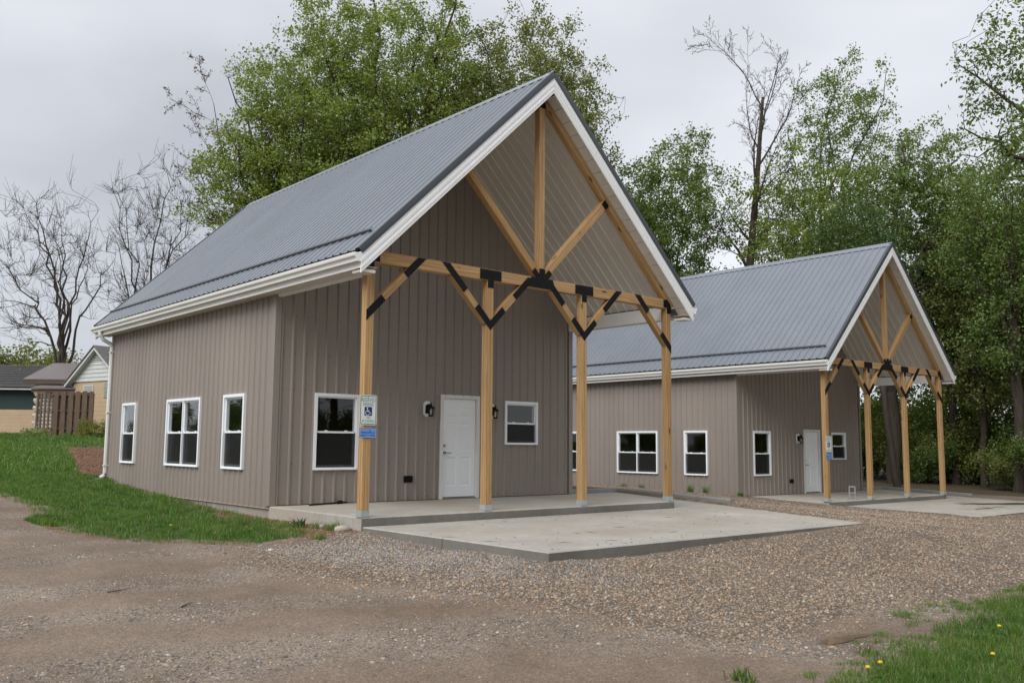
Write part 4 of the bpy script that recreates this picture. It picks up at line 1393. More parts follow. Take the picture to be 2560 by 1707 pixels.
def bez(p0, p1, up, n, rng, wob, k=.5):
    """curve that leaves p0 along 'up' and bends out to p1"""
    d = np.linalg.norm(p1-p0)
    c = p0 + up*d*k
    t = np.linspace(0, 1, n+1)[:, None]
    q = (1-t)**2*p0+2*t*(1-t)*c+t*t*p1
    q[1:-1] += rng.normal(0, wob*d, (n-1, 3))
    return q
def in_env(rng, env, n, shell=.35, jag=.16):
    """points inside a union of ellipsoids (c, r), more of them towards the skin, with a lumpy outline"""
    vol = np.array([r[0]*r[1]*r[2] for _, r in env]); k = rng.choice(len(env), n, p=vol/vol.sum())
    C = np.array([c for c, _ in env])[k]; R = np.array([r for _, r in env])[k]
    d = rng.normal(0, 1, (n, 3)); d /= np.linalg.norm(d, axis=1, keepdims=True)
    lump = 1+jag*np.sin(d[:, 0]*6+k*2.1)*np.sin(d[:, 1]*5+1)+jag*np.sin(d[:, 2]*8+d[:, 0]*4+k)
    rad = rng.uniform(0, 1, n)**shell
    return C+R*d*(rad*lump)[:, None]
def tree2(name, label, cat, xy, seed, env, trunk_h, r, n_lead=8, n_sec=130, n_tw=1500, leaf=None, bark='bark', lean=(0, 0), minr=.006, wob=.05, group=None, straight=False):
    rng = np.random.default_rng(seed)
    o = empty(name, (xy[0], xy[1], gz(*xy)-.05), -YAW)
    tag(o, label, cat, group)
    upv = np.array([0, 0, 1.0])
    nt_ = 6
    top = np.array([lean[0]*trunk_h, lean[1]*trunk_h, trunk_h])
    tr = np.linspace(0, 1, nt_+1)[:, None]*top+np.array([0, 0, -.3])
    tr[1:-1] += rng.normal(0, .05, (nt_-1, 3))*np.array([1, 1, 0])
    trunk = [(tr, r*np.array([1.25, 1.0, .95, .9, .86, .82, .78]))]
    pool_p, pool_r, pool_d = [], [], []
    def addpool(p, rad):
        d = np.gradient(p, axis=0); d /= np.linalg.norm(d, axis=1, keepdims=True)+1e-9
        pool_p.append(p); pool_r.append(rad); pool_d.append(d)
    # leaders to the upper skin
    tg = in_env(rng, env, n_lead*14, .15)
    tg = tg[np.argsort(-tg[:, 2]+rng.normal(0, 1.2, len(tg)))][:n_lead*5]
    sel = [tg[0]]
    for _ in range(n_lead-1):
        dm = np.min([np.linalg.norm(tg-q, axis=1) for q in sel], axis=0); sel.append(tg[np.argmax(dm)])
    lead = []
    for q in sel:
        k = rng.integers(3, nt_+1)
        p = bez(tr[k], q, unit(np.array([.25*(q[0]-tr[k][0])/max(1, np.linalg.norm(q-tr[k])), .25*(q[1]-tr[k][1])/max(1, np.linalg.norm(q-tr[k])), 1])), 12, rng, .012)
        rad = r*.52*rng.uniform(.75, 1.1)*(1-.88*np.linspace(0, 1, 13))
        lead.append((p, np.maximum(rad, minr))); addpool(p[2:], rad[2:])
    def connect(targets, n, rr_, wb, bias):
        P = np.concatenate(pool_p); Rr = np.concatenate(pool_r); Dd = np.concatenate(pool_d)
        res = []
        for a in range(0, len(targets), 400):
            T = targets[a:a+400]
            df = T[:, None, :]-P[None]
            cost = np.linalg.norm(df, axis=2)+bias*np.maximum(0, -df[..., 2])
            idx = np.argmin(cost, axis=1)
            for t_, k_ in zip(T, idx):
                u_d = unit(Dd[k_]+np.array([0, 0, .35]))
                p = bez(P[k_], t_, u_d, n, rng, wb, .28)
                r0 = min(Rr[k_]*rr_, .05)
                res.append((p, np.maximum(r0*(1-.7*np.linspace(0, 1, n+1)), minr)))
        return res
    sec = connect(in_env(rng, env, n_sec, .4), 6, .7, wob, 1.2)
    for p, q in sec: addpool(p[1:], q[1:])
    ter = connect(in_env(rng, env, n_sec*4, .38), 4, .75, wob, .8)
    for p, q in ter: addpool(p[1:], q[1:])
    if straight:        # bare crowns: twigs run outward and up from their branch
        P = np.concatenate(pool_p[-n_sec*4:]); Rr = np.concatenate(pool_r[-n_sec*4:]); Dd = np.concatenate(pool_d[-n_sec*4:])
        ctr = np.array([0, 0, trunk_h])
        tws = []
        for k_ in rng.integers(0, len(P), n_tw):
            u0 = unit(Dd[k_]+.5*unit(P[k_]-ctr)+rng.normal(0, .35, 3)+np.array([0, 0, .45])); ln_ = rng.uniform(.5, 1.3)
            u1 = unit(u0+rng.normal(0, .18, 3)+np.array([0, 0, .2]))
            q = np.stack([P[k_], P[k_]+u0*ln_*.35, P[k_]+u0*ln_*.35+u1*ln_*.35, P[k_]+u0*ln_*.35+u1*ln_*.7])
            tws.append((q, np.full(4, minr)*np.array([1, .9, .8, .6])))
    else:
        tws = connect(in_env(rng, env, n_tw, .33), 3, .8, wob*1.6, .4)
    V, F, off = [], [], 0
    for b, k in ((trunk, 10), (lead, 8), (sec, 5), (ter, 4)):
        v, f = tubes(b, k); V.append(v); F.append(f+off); off += len(v)
    link("trunk", np_mesh("trunk", np.concatenate(V), np.concatenate(F), M[bark], smooth=True), o)
    tv, tf = tubes(tws, 3)
    if leaf:
        lvv, lf, lc = leaves(rng, tws, *leaf)
        crown = link("crown", np_mesh("crown", lvv, lf, M['leaf'], lc), o)
        tag(link("twigs", np_mesh("twigs", tv, tf, M[bark]), crown), kind='stuff')
    else:
        link("crown", np_mesh("crown", tv, tf, M[bark]), o)
    return o

# the big leafy trees behind the near cabin  (local x: across the view, z: up)
tree2("leafy_tree", "tall broad light green tree rising behind the middle of the near roof", "tree", (13.1, 16.2), 3,
      [((-.6, 0, 16.4), (4.1, 4, 4.6)), ((-1.2, 0, 12.6), (5.0, 4.2, 3.2)), ((2.2, 0, 13.5), (2.6, 3, 4.0))], 4.5, .36, 10, 190, 2300, (36, .116, .15, GREEN, .2, .66))
tree2("leafy_tree", "light green tree left of the tallest crown behind the near roof", "tree", (10.2, 17.8), 4,
      [((-.5, 0, 13.4), (3.3, 3.3, 3.9)), ((-2.9, 0, 10.6), (2.2, 2.2, 2.4)), ((-4.3, 0, 11.9), (1.1, 1.2, .6)), ((0, 0, 9.5), (3.4, 3, 2.8))], 4.0, .30, 9, 150, 1700, (34, .116, .15, GREEN, .2, .66))
tree2("leafy_tree", "dense yellowish green tree right behind the near roof's peak", "tree", (18.0, 12.9), 5,
      [((-.8, 0, 16.0), (3.2, 3.2, 3.8)), ((1.5, 0, 14.2), (2.0, 2.6, 3.0)), ((.6, 0, 10.5), (3.0, 3, 3.4))], 4.8, .30, 8, 140, 1700, (34, .116, .15, OLIVE, .2, .66))
tree("bare_tree", "brown budding bare tree poking out left of the leafy trees", "tree", (9.9, 22.0), 13, leafy(7, 11, 6, 5, .36, .28, lead=3.0), 3.9, .2, (4, .10, .05, BUD), (-.10, 0), minr=.008)
# the two bare trees at the left
tree2("bare_tree", "bare dark tree leaning left beside the log cabin at the left edge", "tree", (6.9, 38.5), 21,
      [((-1.7, 0, 10.4), (2.9, 2.6, 3.6)), ((-2.8, 0, 6.5), (2.8, 2.3, 1.5)), ((1.0, 0, 8.8), (1.2, 1.5, 3.0))], 4.6, .19, 9, 75, 900, (1, .06, .05, [(0.06, .045, .035), (.12, .09, .05)]), 'bark', (-.06, 0), .009, .03, straight=True)
tree2("bare_tree", "bare upright many stemmed tree just left of the near roof edge", "tree", (9.2, 33.4), 25,
      [((.3, 0, 11.0), (2.6, 2.4, 3.5)), ((.2, 0, 7.5), (2.6, 2.4, 2.2))], 2.6, .18, 10, 75, 900, (1, .06, .05, [(0.07, .055, .04), (.13, .11, .06)]), 'bark', (0, 0), .009, .03, straight=True)
# right-hand group behind the far cabin
tree2("leafy_tree", "round leafy tree between the near roof edge and the dead tree", "tree", (25.9, 13.2), 31,
      [((.6, 0, 12.3), (3.5, 3.2, 3.4)), ((-1.6, 0, 10.6), (2.4, 2.6, 3.0)), ((1.9, 0, 15.4), (1.1, 1.2, 1.7)), ((0, 0, 7.8), (4.0, 3, 2.6))], 3.6, .24, 8, 140, 1700, (34, .125, .15, GREEN2, .2, .66))
def dead():
    return [lv(12, .014, .01, 10, .5, .7, .22, .45, tip=.2, shape=lambda u: .35+1.1*max(0, u-.25)),
            lv(7, .12, .06, 7, .25, .6, .5, .5, tip=.2),
            lv(5, .15, .03, 6, .2, .65, .5, .5, tip=.25),
            lv(4, .17, .02, 4, .2, .7, .5, .6, tip=.3),
            lv(3, .18, .0, 0, tip=.4)]
tree("dead_tree", "tall dead leafless tree with a bare forked top left of the far roof's ridge", "tree", (28.8, 10.2), 33, dead(), 18.4, .34, None, (-.01, .0), 'bark', None, 2, minr=.008)
tree2("leafy_tree", "tallest sparse double stemmed tree standing above the far roof", "tree", (33.8, 9.3), 38,
      [((1.5, 0, 17.3), (2.8, 2.7, 4.2)), ((-.8, 0, 12.6), (2.6, 2.6, 3.4)), ((2.2, 0, 10.0), (3.0, 2.6, 3.0))], 6.0, .28, 8, 110, 950, (28, .13, .15, GREEN2, .2, .64), 'bark')
tree2("leafy_tree", "forked dark trunked tree behind the far roof's peak", "tree", (31.8, 4.6), 41,
      [((1.6, 0, 14.0), (2.2, 2.2, 2.4)), ((-.5, 0, 12.0), (2.2, 2.2, 2.4)), ((3.0, 0, 9.0), (2.4, 2, 1.5)), ((2.6, 0, 11.3), (1.8, 2, 1.6))], 6.4, .30, 6, 90, 800, (26, .13, .15, GREEN2, .2, .64))
tree2("leafy_tree", "near leafy tree whose drooping branches reach in from the right edge", "tree", (18.2, -7.6), 47,
      [((-1.6, 0, 11.2), (1.7, 1.8, 1.4)), ((-1.9, 0, 9.2), (1.6, 1.6, .9)), ((-.4, 0, 12.8), (2.2, 2, 1.4)), ((1.2, 0, 10.5), (2.2, 2.2, 3))], 7.0, .24, 7, 90, 620, (22, .115, .13, GREEN2, .6, .55))
tree2("slim_tree", "pale slanting trunk seen between the far porch posts", "tree", (28.9, 3.0), 52,
      [((-1.4, 0, 9.5), (2.0, 2, 2.6))], 6.0, .14, 5, 60, 520, (24, .115, .2, DARK, .2, .62), 'bark', (-.13, 0))
tree2("slim_tree", "thick rough trunked tree at the wood's edge right of the far porch", "tree", (30.2, -1.0), 55,
      [((.2, 0, 10.0), (2.6, 2.4, 3.4)), ((.2, 0, 6.0), (2.2, 2, 1.8))], 6.4, .20, 7, 80, 800, (24, .115, .2, GREEN2, .2, .62), 'bark', (.03, 0))

# wood behind: copies of four kinds
index_kids()
kinds = []
for (xy_, sd_, cols, env) in (((34, -1.5), 61, GREEN2, [((0, 0, 9.0), (2.5, 2.5, 3.4)), ((.3, 0, 5.2), (2.2, 2.2, 1.8))]),
                              ((37.5, 3.5), 62, GREEN, [((0, 0, 9.5), (2.8, 2.7, 3.6)), ((-.5, 0, 5.0), (2.4, 2.2, 1.7))]),
                              ((33.2, 1.4), 63, OLIVE, [((0, 0, 8.6), (2.1, 2.1, 3.6)), ((.2, 0, 4.6), (1.9, 2, 1.6))])):
    kinds.append(tree2("wood_tree", None, "tree", xy_, sd_, env, 5.2, .15, 6, 70, 560, (26, .125, .15, cols, .2, .64)))
under = []
def shrub_levels():
    return [lv(2, .08, .02, 7, .05, .55, 3.0, .7, tip=.8, shape=lambda u: 1.0, angsd=.25),
            lv(5, .13, .04, 7, .15, .7, .42, .5, tip=.2),
            lv(4, .16, .03, 6, .15, .75, .5, .5, tip=.3),
            lv(3, .2, .0, 0, tip=.3)]
for sd_, cols in ((71, GREEN2), (72, OLIVE), (73, GREEN)):
    under.append(tree("undergrowth_shrub", None, "shrub", (29.5+sd_-71, -2.6-(sd_-71)*1.1), sd_, shrub_levels(), .75, .03, (34, .085, .14, cols, .2, .66)))
KW = ["mid green", "bright green", "yellowish"]
def wlabel(i, x, y):
    return "%s leafy tree of the wood %s" % (KW[i % 3], "behind the far cabin's roof" if y > 5 else "right of the far cabin")
def slabel(i, x, y):
    return "%s low shrub %s the wood right of the far cabin" % (["mid green", "yellowish", "bright green"][i % 3], "at the open edge of" if x < 31.5 else "deep inside")
WL_ = "leafy tree of the wood behind and right of the far cabin"
UL_ = "low bushy shrub at the foot of the wood right of the far cabin"
for i, k in enumerate(kinds): tag(k, wlabel(i, *k.location[:2]), None, wlabel(i, *k.location[:2])+"s")
for i, k in enumerate(under): tag(k, slabel(i, *k.location[:2]), None, slabel(i, *k.location[:2])+" group")
index_kids()
spots_all = [(28.2, 14.4), (36,-4.5),(33.5,-7.5),(39,-1),(41,2),(38,7.5),(43,6),(36.5,11),(40,12),(45,10),(33,15),(37,16),(42,17),(29.5,17),(25,18.5),(21.5,17.5),(22.5,22),(28,23),(34,22),(40,24),(46,-4),(44,-9),(39,-9),(49,2),(50,9),(48,16),(17,22),(53,-6),(30.5,8.2),(35,5.8),(31.5,-4.5),(32.5,-1.2),(30.8,-7.5),(35,-11),(34.2,3.2)]
spots = [q for k_, q in enumerate(spots_all) if not (q[1] > 11 and k_ % 3) and not (5.5 < q[1] < 11 and k_ % 2)]
rs = np.random.default_rng(5)
for i, (x, y) in enumerate(spots):
    c = copy_tree(kinds[i % 3])
    c.location = (x+rs.normal(0, .4), y+rs.normal(0, .4), gz(x, y)-.1)
    c.rotation_euler = (0, 0, rs.uniform(0, 6.28)); s_ = rs.uniform(.95, 1.35)
    if y > 11: s_ *= .62
    tag(c, wlabel(i, x, y), None, wlabel(i, x, y)+"s")
    c.scale = (s_, s_, s_*rs.uniform(.9, 1.1))
for i in range(46):
    t_ = i/46
    x = 28.4+rs.uniform(0, 1)**.8*14; y = -11+25*rs.uniform(0, 1)-max(0, (x-33))*.3
    if x < 29 and y > 2: x += 1.5
    c = copy_tree(under[i % 3])
    c.location = (x, y, gz(x, y)-.05)
    c.rotation_euler = (0, 0, rs.uniform(0, 6.28)); s_ = rs.uniform(.35, .75)+max(0, x-30)*.13; c.scale = (s_, s_, s_)
    tag(c, slabel(i, x, y), None, slabel(i, x, y)+" group")
# green bushy trees on the skyline behind the houses at the left
HL_ = "small pale green bushy tree on the skyline behind the houses at left"
for i, (x, y, s_) in enumerate([(4.5, 50, 1.5), (7.5, 50, 1.3), (10, 47, 1.25), (2, 52, 1.6), (13, 44, 1.2), (-1, 54, 1.5)]):
    c = copy_tree(under[1])
    c.name = "skyline_bush"; c.location = (x, y, gz(x, y)+.6); c.rotation_euler = (0, 0, rs.uniform(0, 6.28)); c.scale = (s_*1.7, s_*1.7, s_*1.6)
    tag(c, HL_, "tree", "bushy trees behind the left houses")
# unseen trees and hedge, added for pane reflections and to block horizon light
RL_ = "unseen tree added across the road for window reflections and blocking horizon light"
for i, (x, y) in enumerate([(-24, -2), (-27, 6), (-9, 27), (-24, -12), (-20, -24), (-13, -31), (-6, -33), (0, -31), (6, -33), (12, -31), (19, -31), (26, -28), (-14, 31), (34, -20), (-18, 25)]):
    c = copy_tree(kinds[i % 3])
    c.name = "unseen_roadside_tree"; c.location = (x, y, gz(x, y)-.1); c.rotation_euler = (0, 0, rs.uniform(0, 6.28)); s_ = rs.uniform(.9, 1.2); c.scale = (s_*1.3, s_*1.3, s_*1.2)
    tag(c, RL_, "tree", "unseen trees added across the road")
for i, x in enumerate(range(-22, 30, 4)):
    c = copy_tree(under[i % 3])
    c.name = "unseen_roadside_shrub"; c.location = (x, -29+rs.normal(0, 1), gz(x, -29)-.1); c.rotation_euler = (0, 0, rs.uniform(0, 6.28)); s_ = rs.uniform(1.5, 2.0); c.scale = (s_*1.2, s_*1.2, s_)
    tag(c, "unseen shrub added across the road for window reflections and blocking horizon light", "shrub", "unseen shrubs added across the road")
for i, (x, y) in enumerate([(-7, 26), (-9.5, 30), (-11.5, 25), (-14, 33), (-16, 27), (-6, 34)]):  # shrubs added out of view for the side window reflections
    c = copy_tree(under[i % 3])
    c.name = "unseen_roadside_shrub"; c.location = (x, y, gz(x, y)-.1); c.rotation_euler = (0, 0, rs.uniform(0, 6.28)); s_ = (.6, .9, .5, 1.1, .7, .8)[i]; c.scale = (s_, s_, s_)
    tag(c, "roadside shrub left of the lawn, mirrored in the near cabin's side windows", "shrub", "unseen shrubs added left of the lawn")

# ---------------------------------------------------------------- houses and fence beyond the lawn
M['tanblock'] = painted("tan_painted_block", (0.50, 0.365, 0.235), 0.8, 0.06, 2.0)
M['lapwhite'] = painted("weathered_white_lap", (0.56, 0.57, 0.56), 0.6, 0.06, 3.0, dirt=((.35, .36, .33), .3))
M['shingle'] = painted("charcoal_shingle", (0.045, 0.042, 0.042), 0.9, 0.3, 6.0)
M['shingle2'] = painted("grey_shingle", (0.12, 0.115, 0.115), 0.9, 0.2, 6.0)
M['brownmetal'] = painted("brown_roof_metal", (0.16, 0.135, 0.13), 0.45, 0.08, 2.0)
M['browntrim'] = painted("brown_trim", (0.10, 0.068, 0.052), 0.6, 0.1, 2.0)
M['logs'] = painted("whitewashed_log", (0.56, 0.53, 0.48), 0.8, 0.14, 5.0, dirt=((.34, .27, .2), .4))
M['logend'] = painted("log_end_grain", (0.50, 0.42, 0.34), 0.85, 0.15, 8.0)
M['fence'] = painted("weathered_brown_board", (0.135, 0.088, 0.062), 0.85, 0.25, 4.0, stretch=(6, 6, .8))
M['greenwall'] = painted("dark_green_wall", (0.013, 0.032, 0.032), 0.6, 0.1, 2.0)
M['glassblock'] = painted("glass_block", (0.26, 0.29, 0.27), 0.2, 0.25, 9.0)
M['grout'] = painted("block_joint", (0.36, 0.26, 0.17), 0.9, 0.05, 3.0)

EX, EY = Vector((.76, -.65, 0)), Vector((.65, .76, 0))
def at(o, u, v, z):
    return (o[0]+EX.x*u+EY.x*v, o[1]+EX.y*u+EY.y*v, z)
def lbox(mb, o, u0, u1, v0, v1, z0, z1):
    mb.add([at(o, u0, v0, z0), at(o, u1, v0, z0), at(o, u1, v1, z0), at(o, u0, v1, z0), at(o, u0, v0, z1), at(o, u1, v0, z1), at(o, u1, v1, z1), at(o, u0, v1, z1)],
           [(0, 3, 2, 1), (4, 5, 6, 7), (0, 1, 5, 4), (1, 2, 6, 5), (2, 3, 7, 6), (3, 0, 4, 7)])

# long low house with dark roof
h = empty("low_house", (0, 0, 0))
tag(h, "long low house at left edge with charcoal roof and dark green upper wall", "house")
o = (6.9, 39.4)
part("lower_wall", M['tanblock'], lambda mb: lbox(mb, o, -14, 0, 0, 7, .8, 2.80), h)
part("upper_wall", M['greenwall'], lambda mb: lbox(mb, o, -13.95, -.05, .05, 6.95, 2.80, 3.92), h)
part("fascia", M['white'], lambda mb: lbox(mb, o, -14.3, .3, -.42, -.38, 3.88, 4.04), h)
def lroof(mb):
    A = [at(o, -14.35, -.45, 4.05), at(o, .35, -.45, 4.05), at(o, .35, 3.5, 5.55), at(o, -14.35, 3.5, 5.55), at(o, .35, 7.45, 4.05), at(o, -14.35, 7.45, 4.05)]
    mb.add(A+[(x, y, z-.1) for x, y, z in A], [(0, 1, 2, 3), (3, 2, 4, 5), (6, 9, 8, 7), (9, 11, 10, 8), (0, 6, 7, 1), (1, 7, 8, 2), (2, 8, 10, 4), (4, 10, 11, 5), (5, 11, 9, 3), (3, 9, 6, 0)])
rf = part("roof", M['shingle'], lroof, h)
for k in range(1, 9):
    t0, t1 = k/9, k/9+.012
    part("shingle_course", M['shingle'], lambda mb: mb.quad(*[at(o, u, -.45+3.95*t, 4.05+1.5*t+.02*e) for u, t, e in ((-14.3, t0, 1), (.3, t0, 1), (.3, t1+.06, .2), (-14.3, t1+.06, .2))]), rf)
for k in range(1, 6):
    part("block_course", M['grout'], lambda mb: lbox(mb, o, -13.9, -.1, -.004, .01, 1.5+k*.2, 1.508+k*.2), h)

# log cabin with brown metal roof
h = empty("log_cabin", (0, 0, 0))
tag(h, "small whitewashed log cabin with brown metal roof behind the board fence", "house")
o = (4.55, 34.3)
for k in range(14):
    z = 1.42+k*.185
    part("log", M['logs'], lambda mb: mb.tube([at(o, (-.22 if k % 2 else -.06), 0, z), at(o, 3.4, 0, z)], .098, 10), h)
    part("log", M['logend'], lambda mb: mb.tube([at(o, 0, -.24 if not k % 2 else -.1, z+.09), at(o, 0, 4.2, z+.09)], .098, 8), h)
def croof(mb):
    A = [at(o, -.55, -.55, 4.10), at(o, 3.2, -.55, 4.10), at(o, 3.2, 2.3, 5.12), at(o, -.55, 2.3, 5.12), at(o, 3.2, 5.1, 4.1), at(o, -.55, 5.1, 4.1)]
    mb.add(A+[(x, y, z-.05) for x, y, z in A], [(0, 1, 2, 3), (3, 2, 4, 5), (6, 9, 8, 7), (9, 11, 10, 8), (0, 6, 7, 1), (1, 7, 8, 2), (2, 8, 10, 4), (4, 10, 11, 5), (5, 11, 9, 3), (3, 9, 6, 0)])
part("roof", M['brownmetal'], croof, h)
part("fascia", M['browntrim'], lambda mb: lbox(mb, o, -.54, 3.2, -.53, -.49, 3.86, 4.06), h)
part("gable_wall", M['tanblock'], lambda mb: mb.add([at(o, .05, .02, 4.0), at(o, .05, 4.2, 4.0), at(o, .05, 2.3, 5.0)], [(0, 1, 2)]), h)
part("porch_roof", M['brownmetal'], lambda mb: mb.add([at(o, .25, -1.4, 3.62), at(o, 3.0, -1.4, 3.62), at(o, 3.0, 0, 3.9), at(o, .25, 0, 3.9), at(o, .25, -1.4, 3.56), at(o, 3.0, -1.4, 3.56), at(o, 3.0, 0, 3.84), at(o, .25, 0, 3.84)], [(0, 1, 2, 3), (4, 7, 6, 5), (0, 4, 5, 1), (0, 3, 7, 4), (1, 5, 6, 2)]), h)
part("porch_beam", M['fence'], lambda mb: lbox(mb, o, .3, 2.9, -1.34, -1.24, 3.42, 3.56), h)
part("porch_post", M['fence'], lambda mb: lbox(mb, o, 1.55, 1.67, -1.34, -1.22, 1.4, 3.42), h)
part("porch_brace", M['fence'], lambda mb: mb.tube([at(o, 1.6, -1.28, 2.95), at(o, 1.1, -1.28, 3.44)], .05, 4), h)
part("porch_brace", M['fence'], lambda mb: mb.tube([at(o, 1.62, -1.28, 2.95), at(o, 2.15, -1.28, 3.44)], .05, 4), h)

# gabled block house
h = empty("gabled_house", (0, 0, 0))
tag(h, "tan block house with white lap siding in its gable beside the near cabin's downspout", "house")
P0 = Vector((5.42, 31.97, 0)); GW = Vector((.254, -.967, 0)); GN = Vector((-.967, -.254, 0)); GR = Vector((.967, .254, 0))
HW = 2.1
def g(u, n, z):
    q = P0+GW*u+GN*n; return (q.x, q.y, z)
part("block_wall", M['tanblock'], lambda mb: mb.add([g(0.1, 0, 1.2), g(4.1, 0, 1.2), g(4.1, 0, 3.98), g(.1, 0, 3.85), g(.1, -7, 1.2), g(4.1, -7, 1.2), g(4.1, -7, 3.85), g(.1, -7, 3.85)], [(0, 1, 2, 3), (1, 5, 6, 2), (0, 3, 7, 4), (5, 4, 7, 6)]), h)
for k in range(11):
    part("block_course", M['grout'], lambda mb: mb.add([g(.1, .004, 1.5+k*.2), g(4.1, .004, 1.5+k*.2), g(4.1, .004, 1.508+k*.2), g(.1, .004, 1.508+k*.2)], [(0, 1, 2, 3)]), h)
sl = 1.52/HW
for k in range(7):
    z0, z1 = 3.90+k*.19, 3.90+(k+1)*.19
    w0 = max(.05, (5.35-z0)/sl); w1 = max(.02, (5.35-z1)/sl)
    a0, b0, a1, b1 = max(.12, HW-w0), min(4.08, HW+w0), max(.12, HW-w1), min(4.08, HW+w1)
    part("lap_board", M['lapwhite'], lambda mb: mb.add([g(a0, .05, z0), g(b0, .05, z0), g(b1, .025, z1), g(a1, .025, z1), g(a0, .0, z0), g(b0, .0, z0)], [(0, 1, 2, 3), (0, 4, 5, 1)]), h)
lou = part("gable_louvre", M['lapwhite'], lambda mb: mb.add([g(HW-.5, .06, 4.82), g(HW+.5, .06, 4.82), g(HW, .06, 5.22), g(HW-.5, .02, 4.82), g(HW+.5, .02, 4.82), g(HW, .02, 5.22)], [(0, 1, 2), (0, 3, 4, 1), (1, 4, 5, 2), (2, 5, 3, 0)]), h)
for k in range(3):
    z = 4.87+k*.09; w_ = .5*(1-(z-4.8)/.42)
    part("slat", M['shingle2'], lambda mb: mb.add([g(HW-w_, .065, z), g(HW+w_, .065, z), g(HW+w_*.9, .08, z+.035), g(HW-w_*.9, .08, z+.035)], [(0, 1, 2, 3)]), lou)
for s in (-1, 1):
    def rake(mb):
        e0, e1 = HW+s*(HW+.25), HW
        z0, z1 = 5.47-sl*(HW+.25), 5.47
        mb.add([g(e0, .28, z0-.13), g(e1, .28, z1-.13), g(e1, .28, z1), g(e0, .28, z0), g(e0, .0, z0-.13), g(e1, .0, z1-.13), g(e1, .0, z1), g(e0, .0, z0)], [(0, 1, 2, 3), (0, 4, 5, 1), (3, 2, 6, 7)])
    part("rake_board", M['lapwhite'], rake, h)
    def gro(mb):
        e0, z0 = HW+s*(HW+.32), 5.5-sl*(HW+.32)
        mb.add([g(e0, .32, z0), g(HW, .32, 5.5), g(HW, -7.3, 5.5), g(e0, -7.3, z0), g(e0, .32, z0+.06), g(HW, .32, 5.56), g(HW, -7.3, 5.56), g(e0, -7.3, z0+.06)], [(0, 1, 2, 3), (4, 7, 6, 5), (0, 4, 5, 1), (0, 3, 7, 4)])
    part("roof", M['shingle2'], gro, h)
wj = part("window", M['lapwhite'], lambda mb: mb.add([g(1.0, .03, 3.40), g(1.8, .03, 3.40), g(1.8, .03, 3.72), g(1.0, .03, 3.72), g(1.0, 0, 3.4), g(1.8, 0, 3.4), g(1.8, 0, 3.72), g(1.0, 0, 3.72)], [(0, 1, 2, 3), (0, 4, 5, 1), (1, 5, 6, 2), (2, 6, 7, 3), (3, 7, 4, 0)]), h)
for k in range(3):
    part("pane", M['glassblock'], lambda mb: mb.add([g(1.06, .036, 3.44+k*.09), g(1.74, .036, 3.44+k*.09), g(1.74, .034, 3.50+k*.09), g(1.06, .034, 3.50+k*.09)], [(0, 1, 2, 3)]), wj)
wb = part("window", M['lapwhite'], lambda mb: mb.add([g(2.68, .02, 3.1), g(3.25, .02, 3.1), g(3.25, .02, 3.82), g(2.68, .02, 3.82)], [(0, 1, 2, 3)]), h)
for i in range(3):
    for j in range(4):
        part("glass_block", M['glassblock'], lambda mb: mb.add([g(2.69+i*.187, .03, 3.11+j*.178), g(2.69+i*.187+.17, .03, 3.11+j*.178), g(2.69+i*.187+.17, .03, 3.11+j*.178+.16), g(2.69+i*.187, .03, 3.11+j*.178+.16)], [(0, 1, 2, 3)]), wb)

# board fence: boards on both sides of the rails
fe = empty("board_fence", (3.62, 27.91, 0))
tag(fe, "brown weathered board on board privacy fence in front of the log cabin", "fence")
o = (0, 0)
rs2 = np.random.default_rng(9)
for u in (.0, .31, .62, .92, 1.22, 1.52):
    z1 = 3.22+.02*u+rs2.normal(0, .008); z0 = 1.22+.08*u
    part("board", M['fence'], lambda mb: lbox(mb, o, u, u+.185, -.05, -.025, z0, z1), fe)
for u in (.15, .46, .77, 1.07, 1.37):
    part("board", M['fence'], lambda mb: lbox(mb, o, u, u+.19, .065, .09, 1.24, 3.2), fe)
for z in (1.62, 2.38, 3.06):
    part("rail", M['fence'], lambda mb: lbox(mb, o, .0, 1.7, -.025, .065, z, z+.045), fe)
for u in (.03, 1.6):
    part("post", M['fence'], lambda mb: lbox(mb, o, u, u+.09, -.022, .062, 1.1, 3.15), fe)
RD = Vector((-.12, .99, 0))
for k in range(9):
    p = RD*(.08+k*.21)+Vector((-.04, 0, 0)); q = p+RD*.15
    z1 = 3.20+rs2.normal(0, .008)
    sd_ = -.05 if k % 2 else .04
    def bd(mb):
        a = [(p.x+sd_, p.y), (q.x+sd_, q.y), (q.x+sd_+.024, q.y), (p.x+sd_+.024, p.y)]
        mb.prism_z(a, 1.25, z1)
    part("board", M['fence'], bd, fe)
for z in (1.62, 2.38, 3.06):
    part("rail", M['fence'], lambda mb: mb.prism_z([(-.055, .02), (RD.x*1.95-.055, RD.y*1.95), (RD.x*1.95+.0, RD.y*1.95), (.0, .02)], z, z+.045), fe)

# white box at the very left edge of the lawn
wbx = empty("utility_box", (3.05, 28.9, 1.2))
tag(wbx, "small white box on the lawn at the very left edge", "box")
part("body", M['lapwhite'], lambda mb: mb.prism_z(rrect(.28, .24, .05), 0, .42), wbx)
part("lid", M['lapwhite'], lambda mb: mb.prism_z(rrect(.31, .27, .05), .421, .46), wbx)

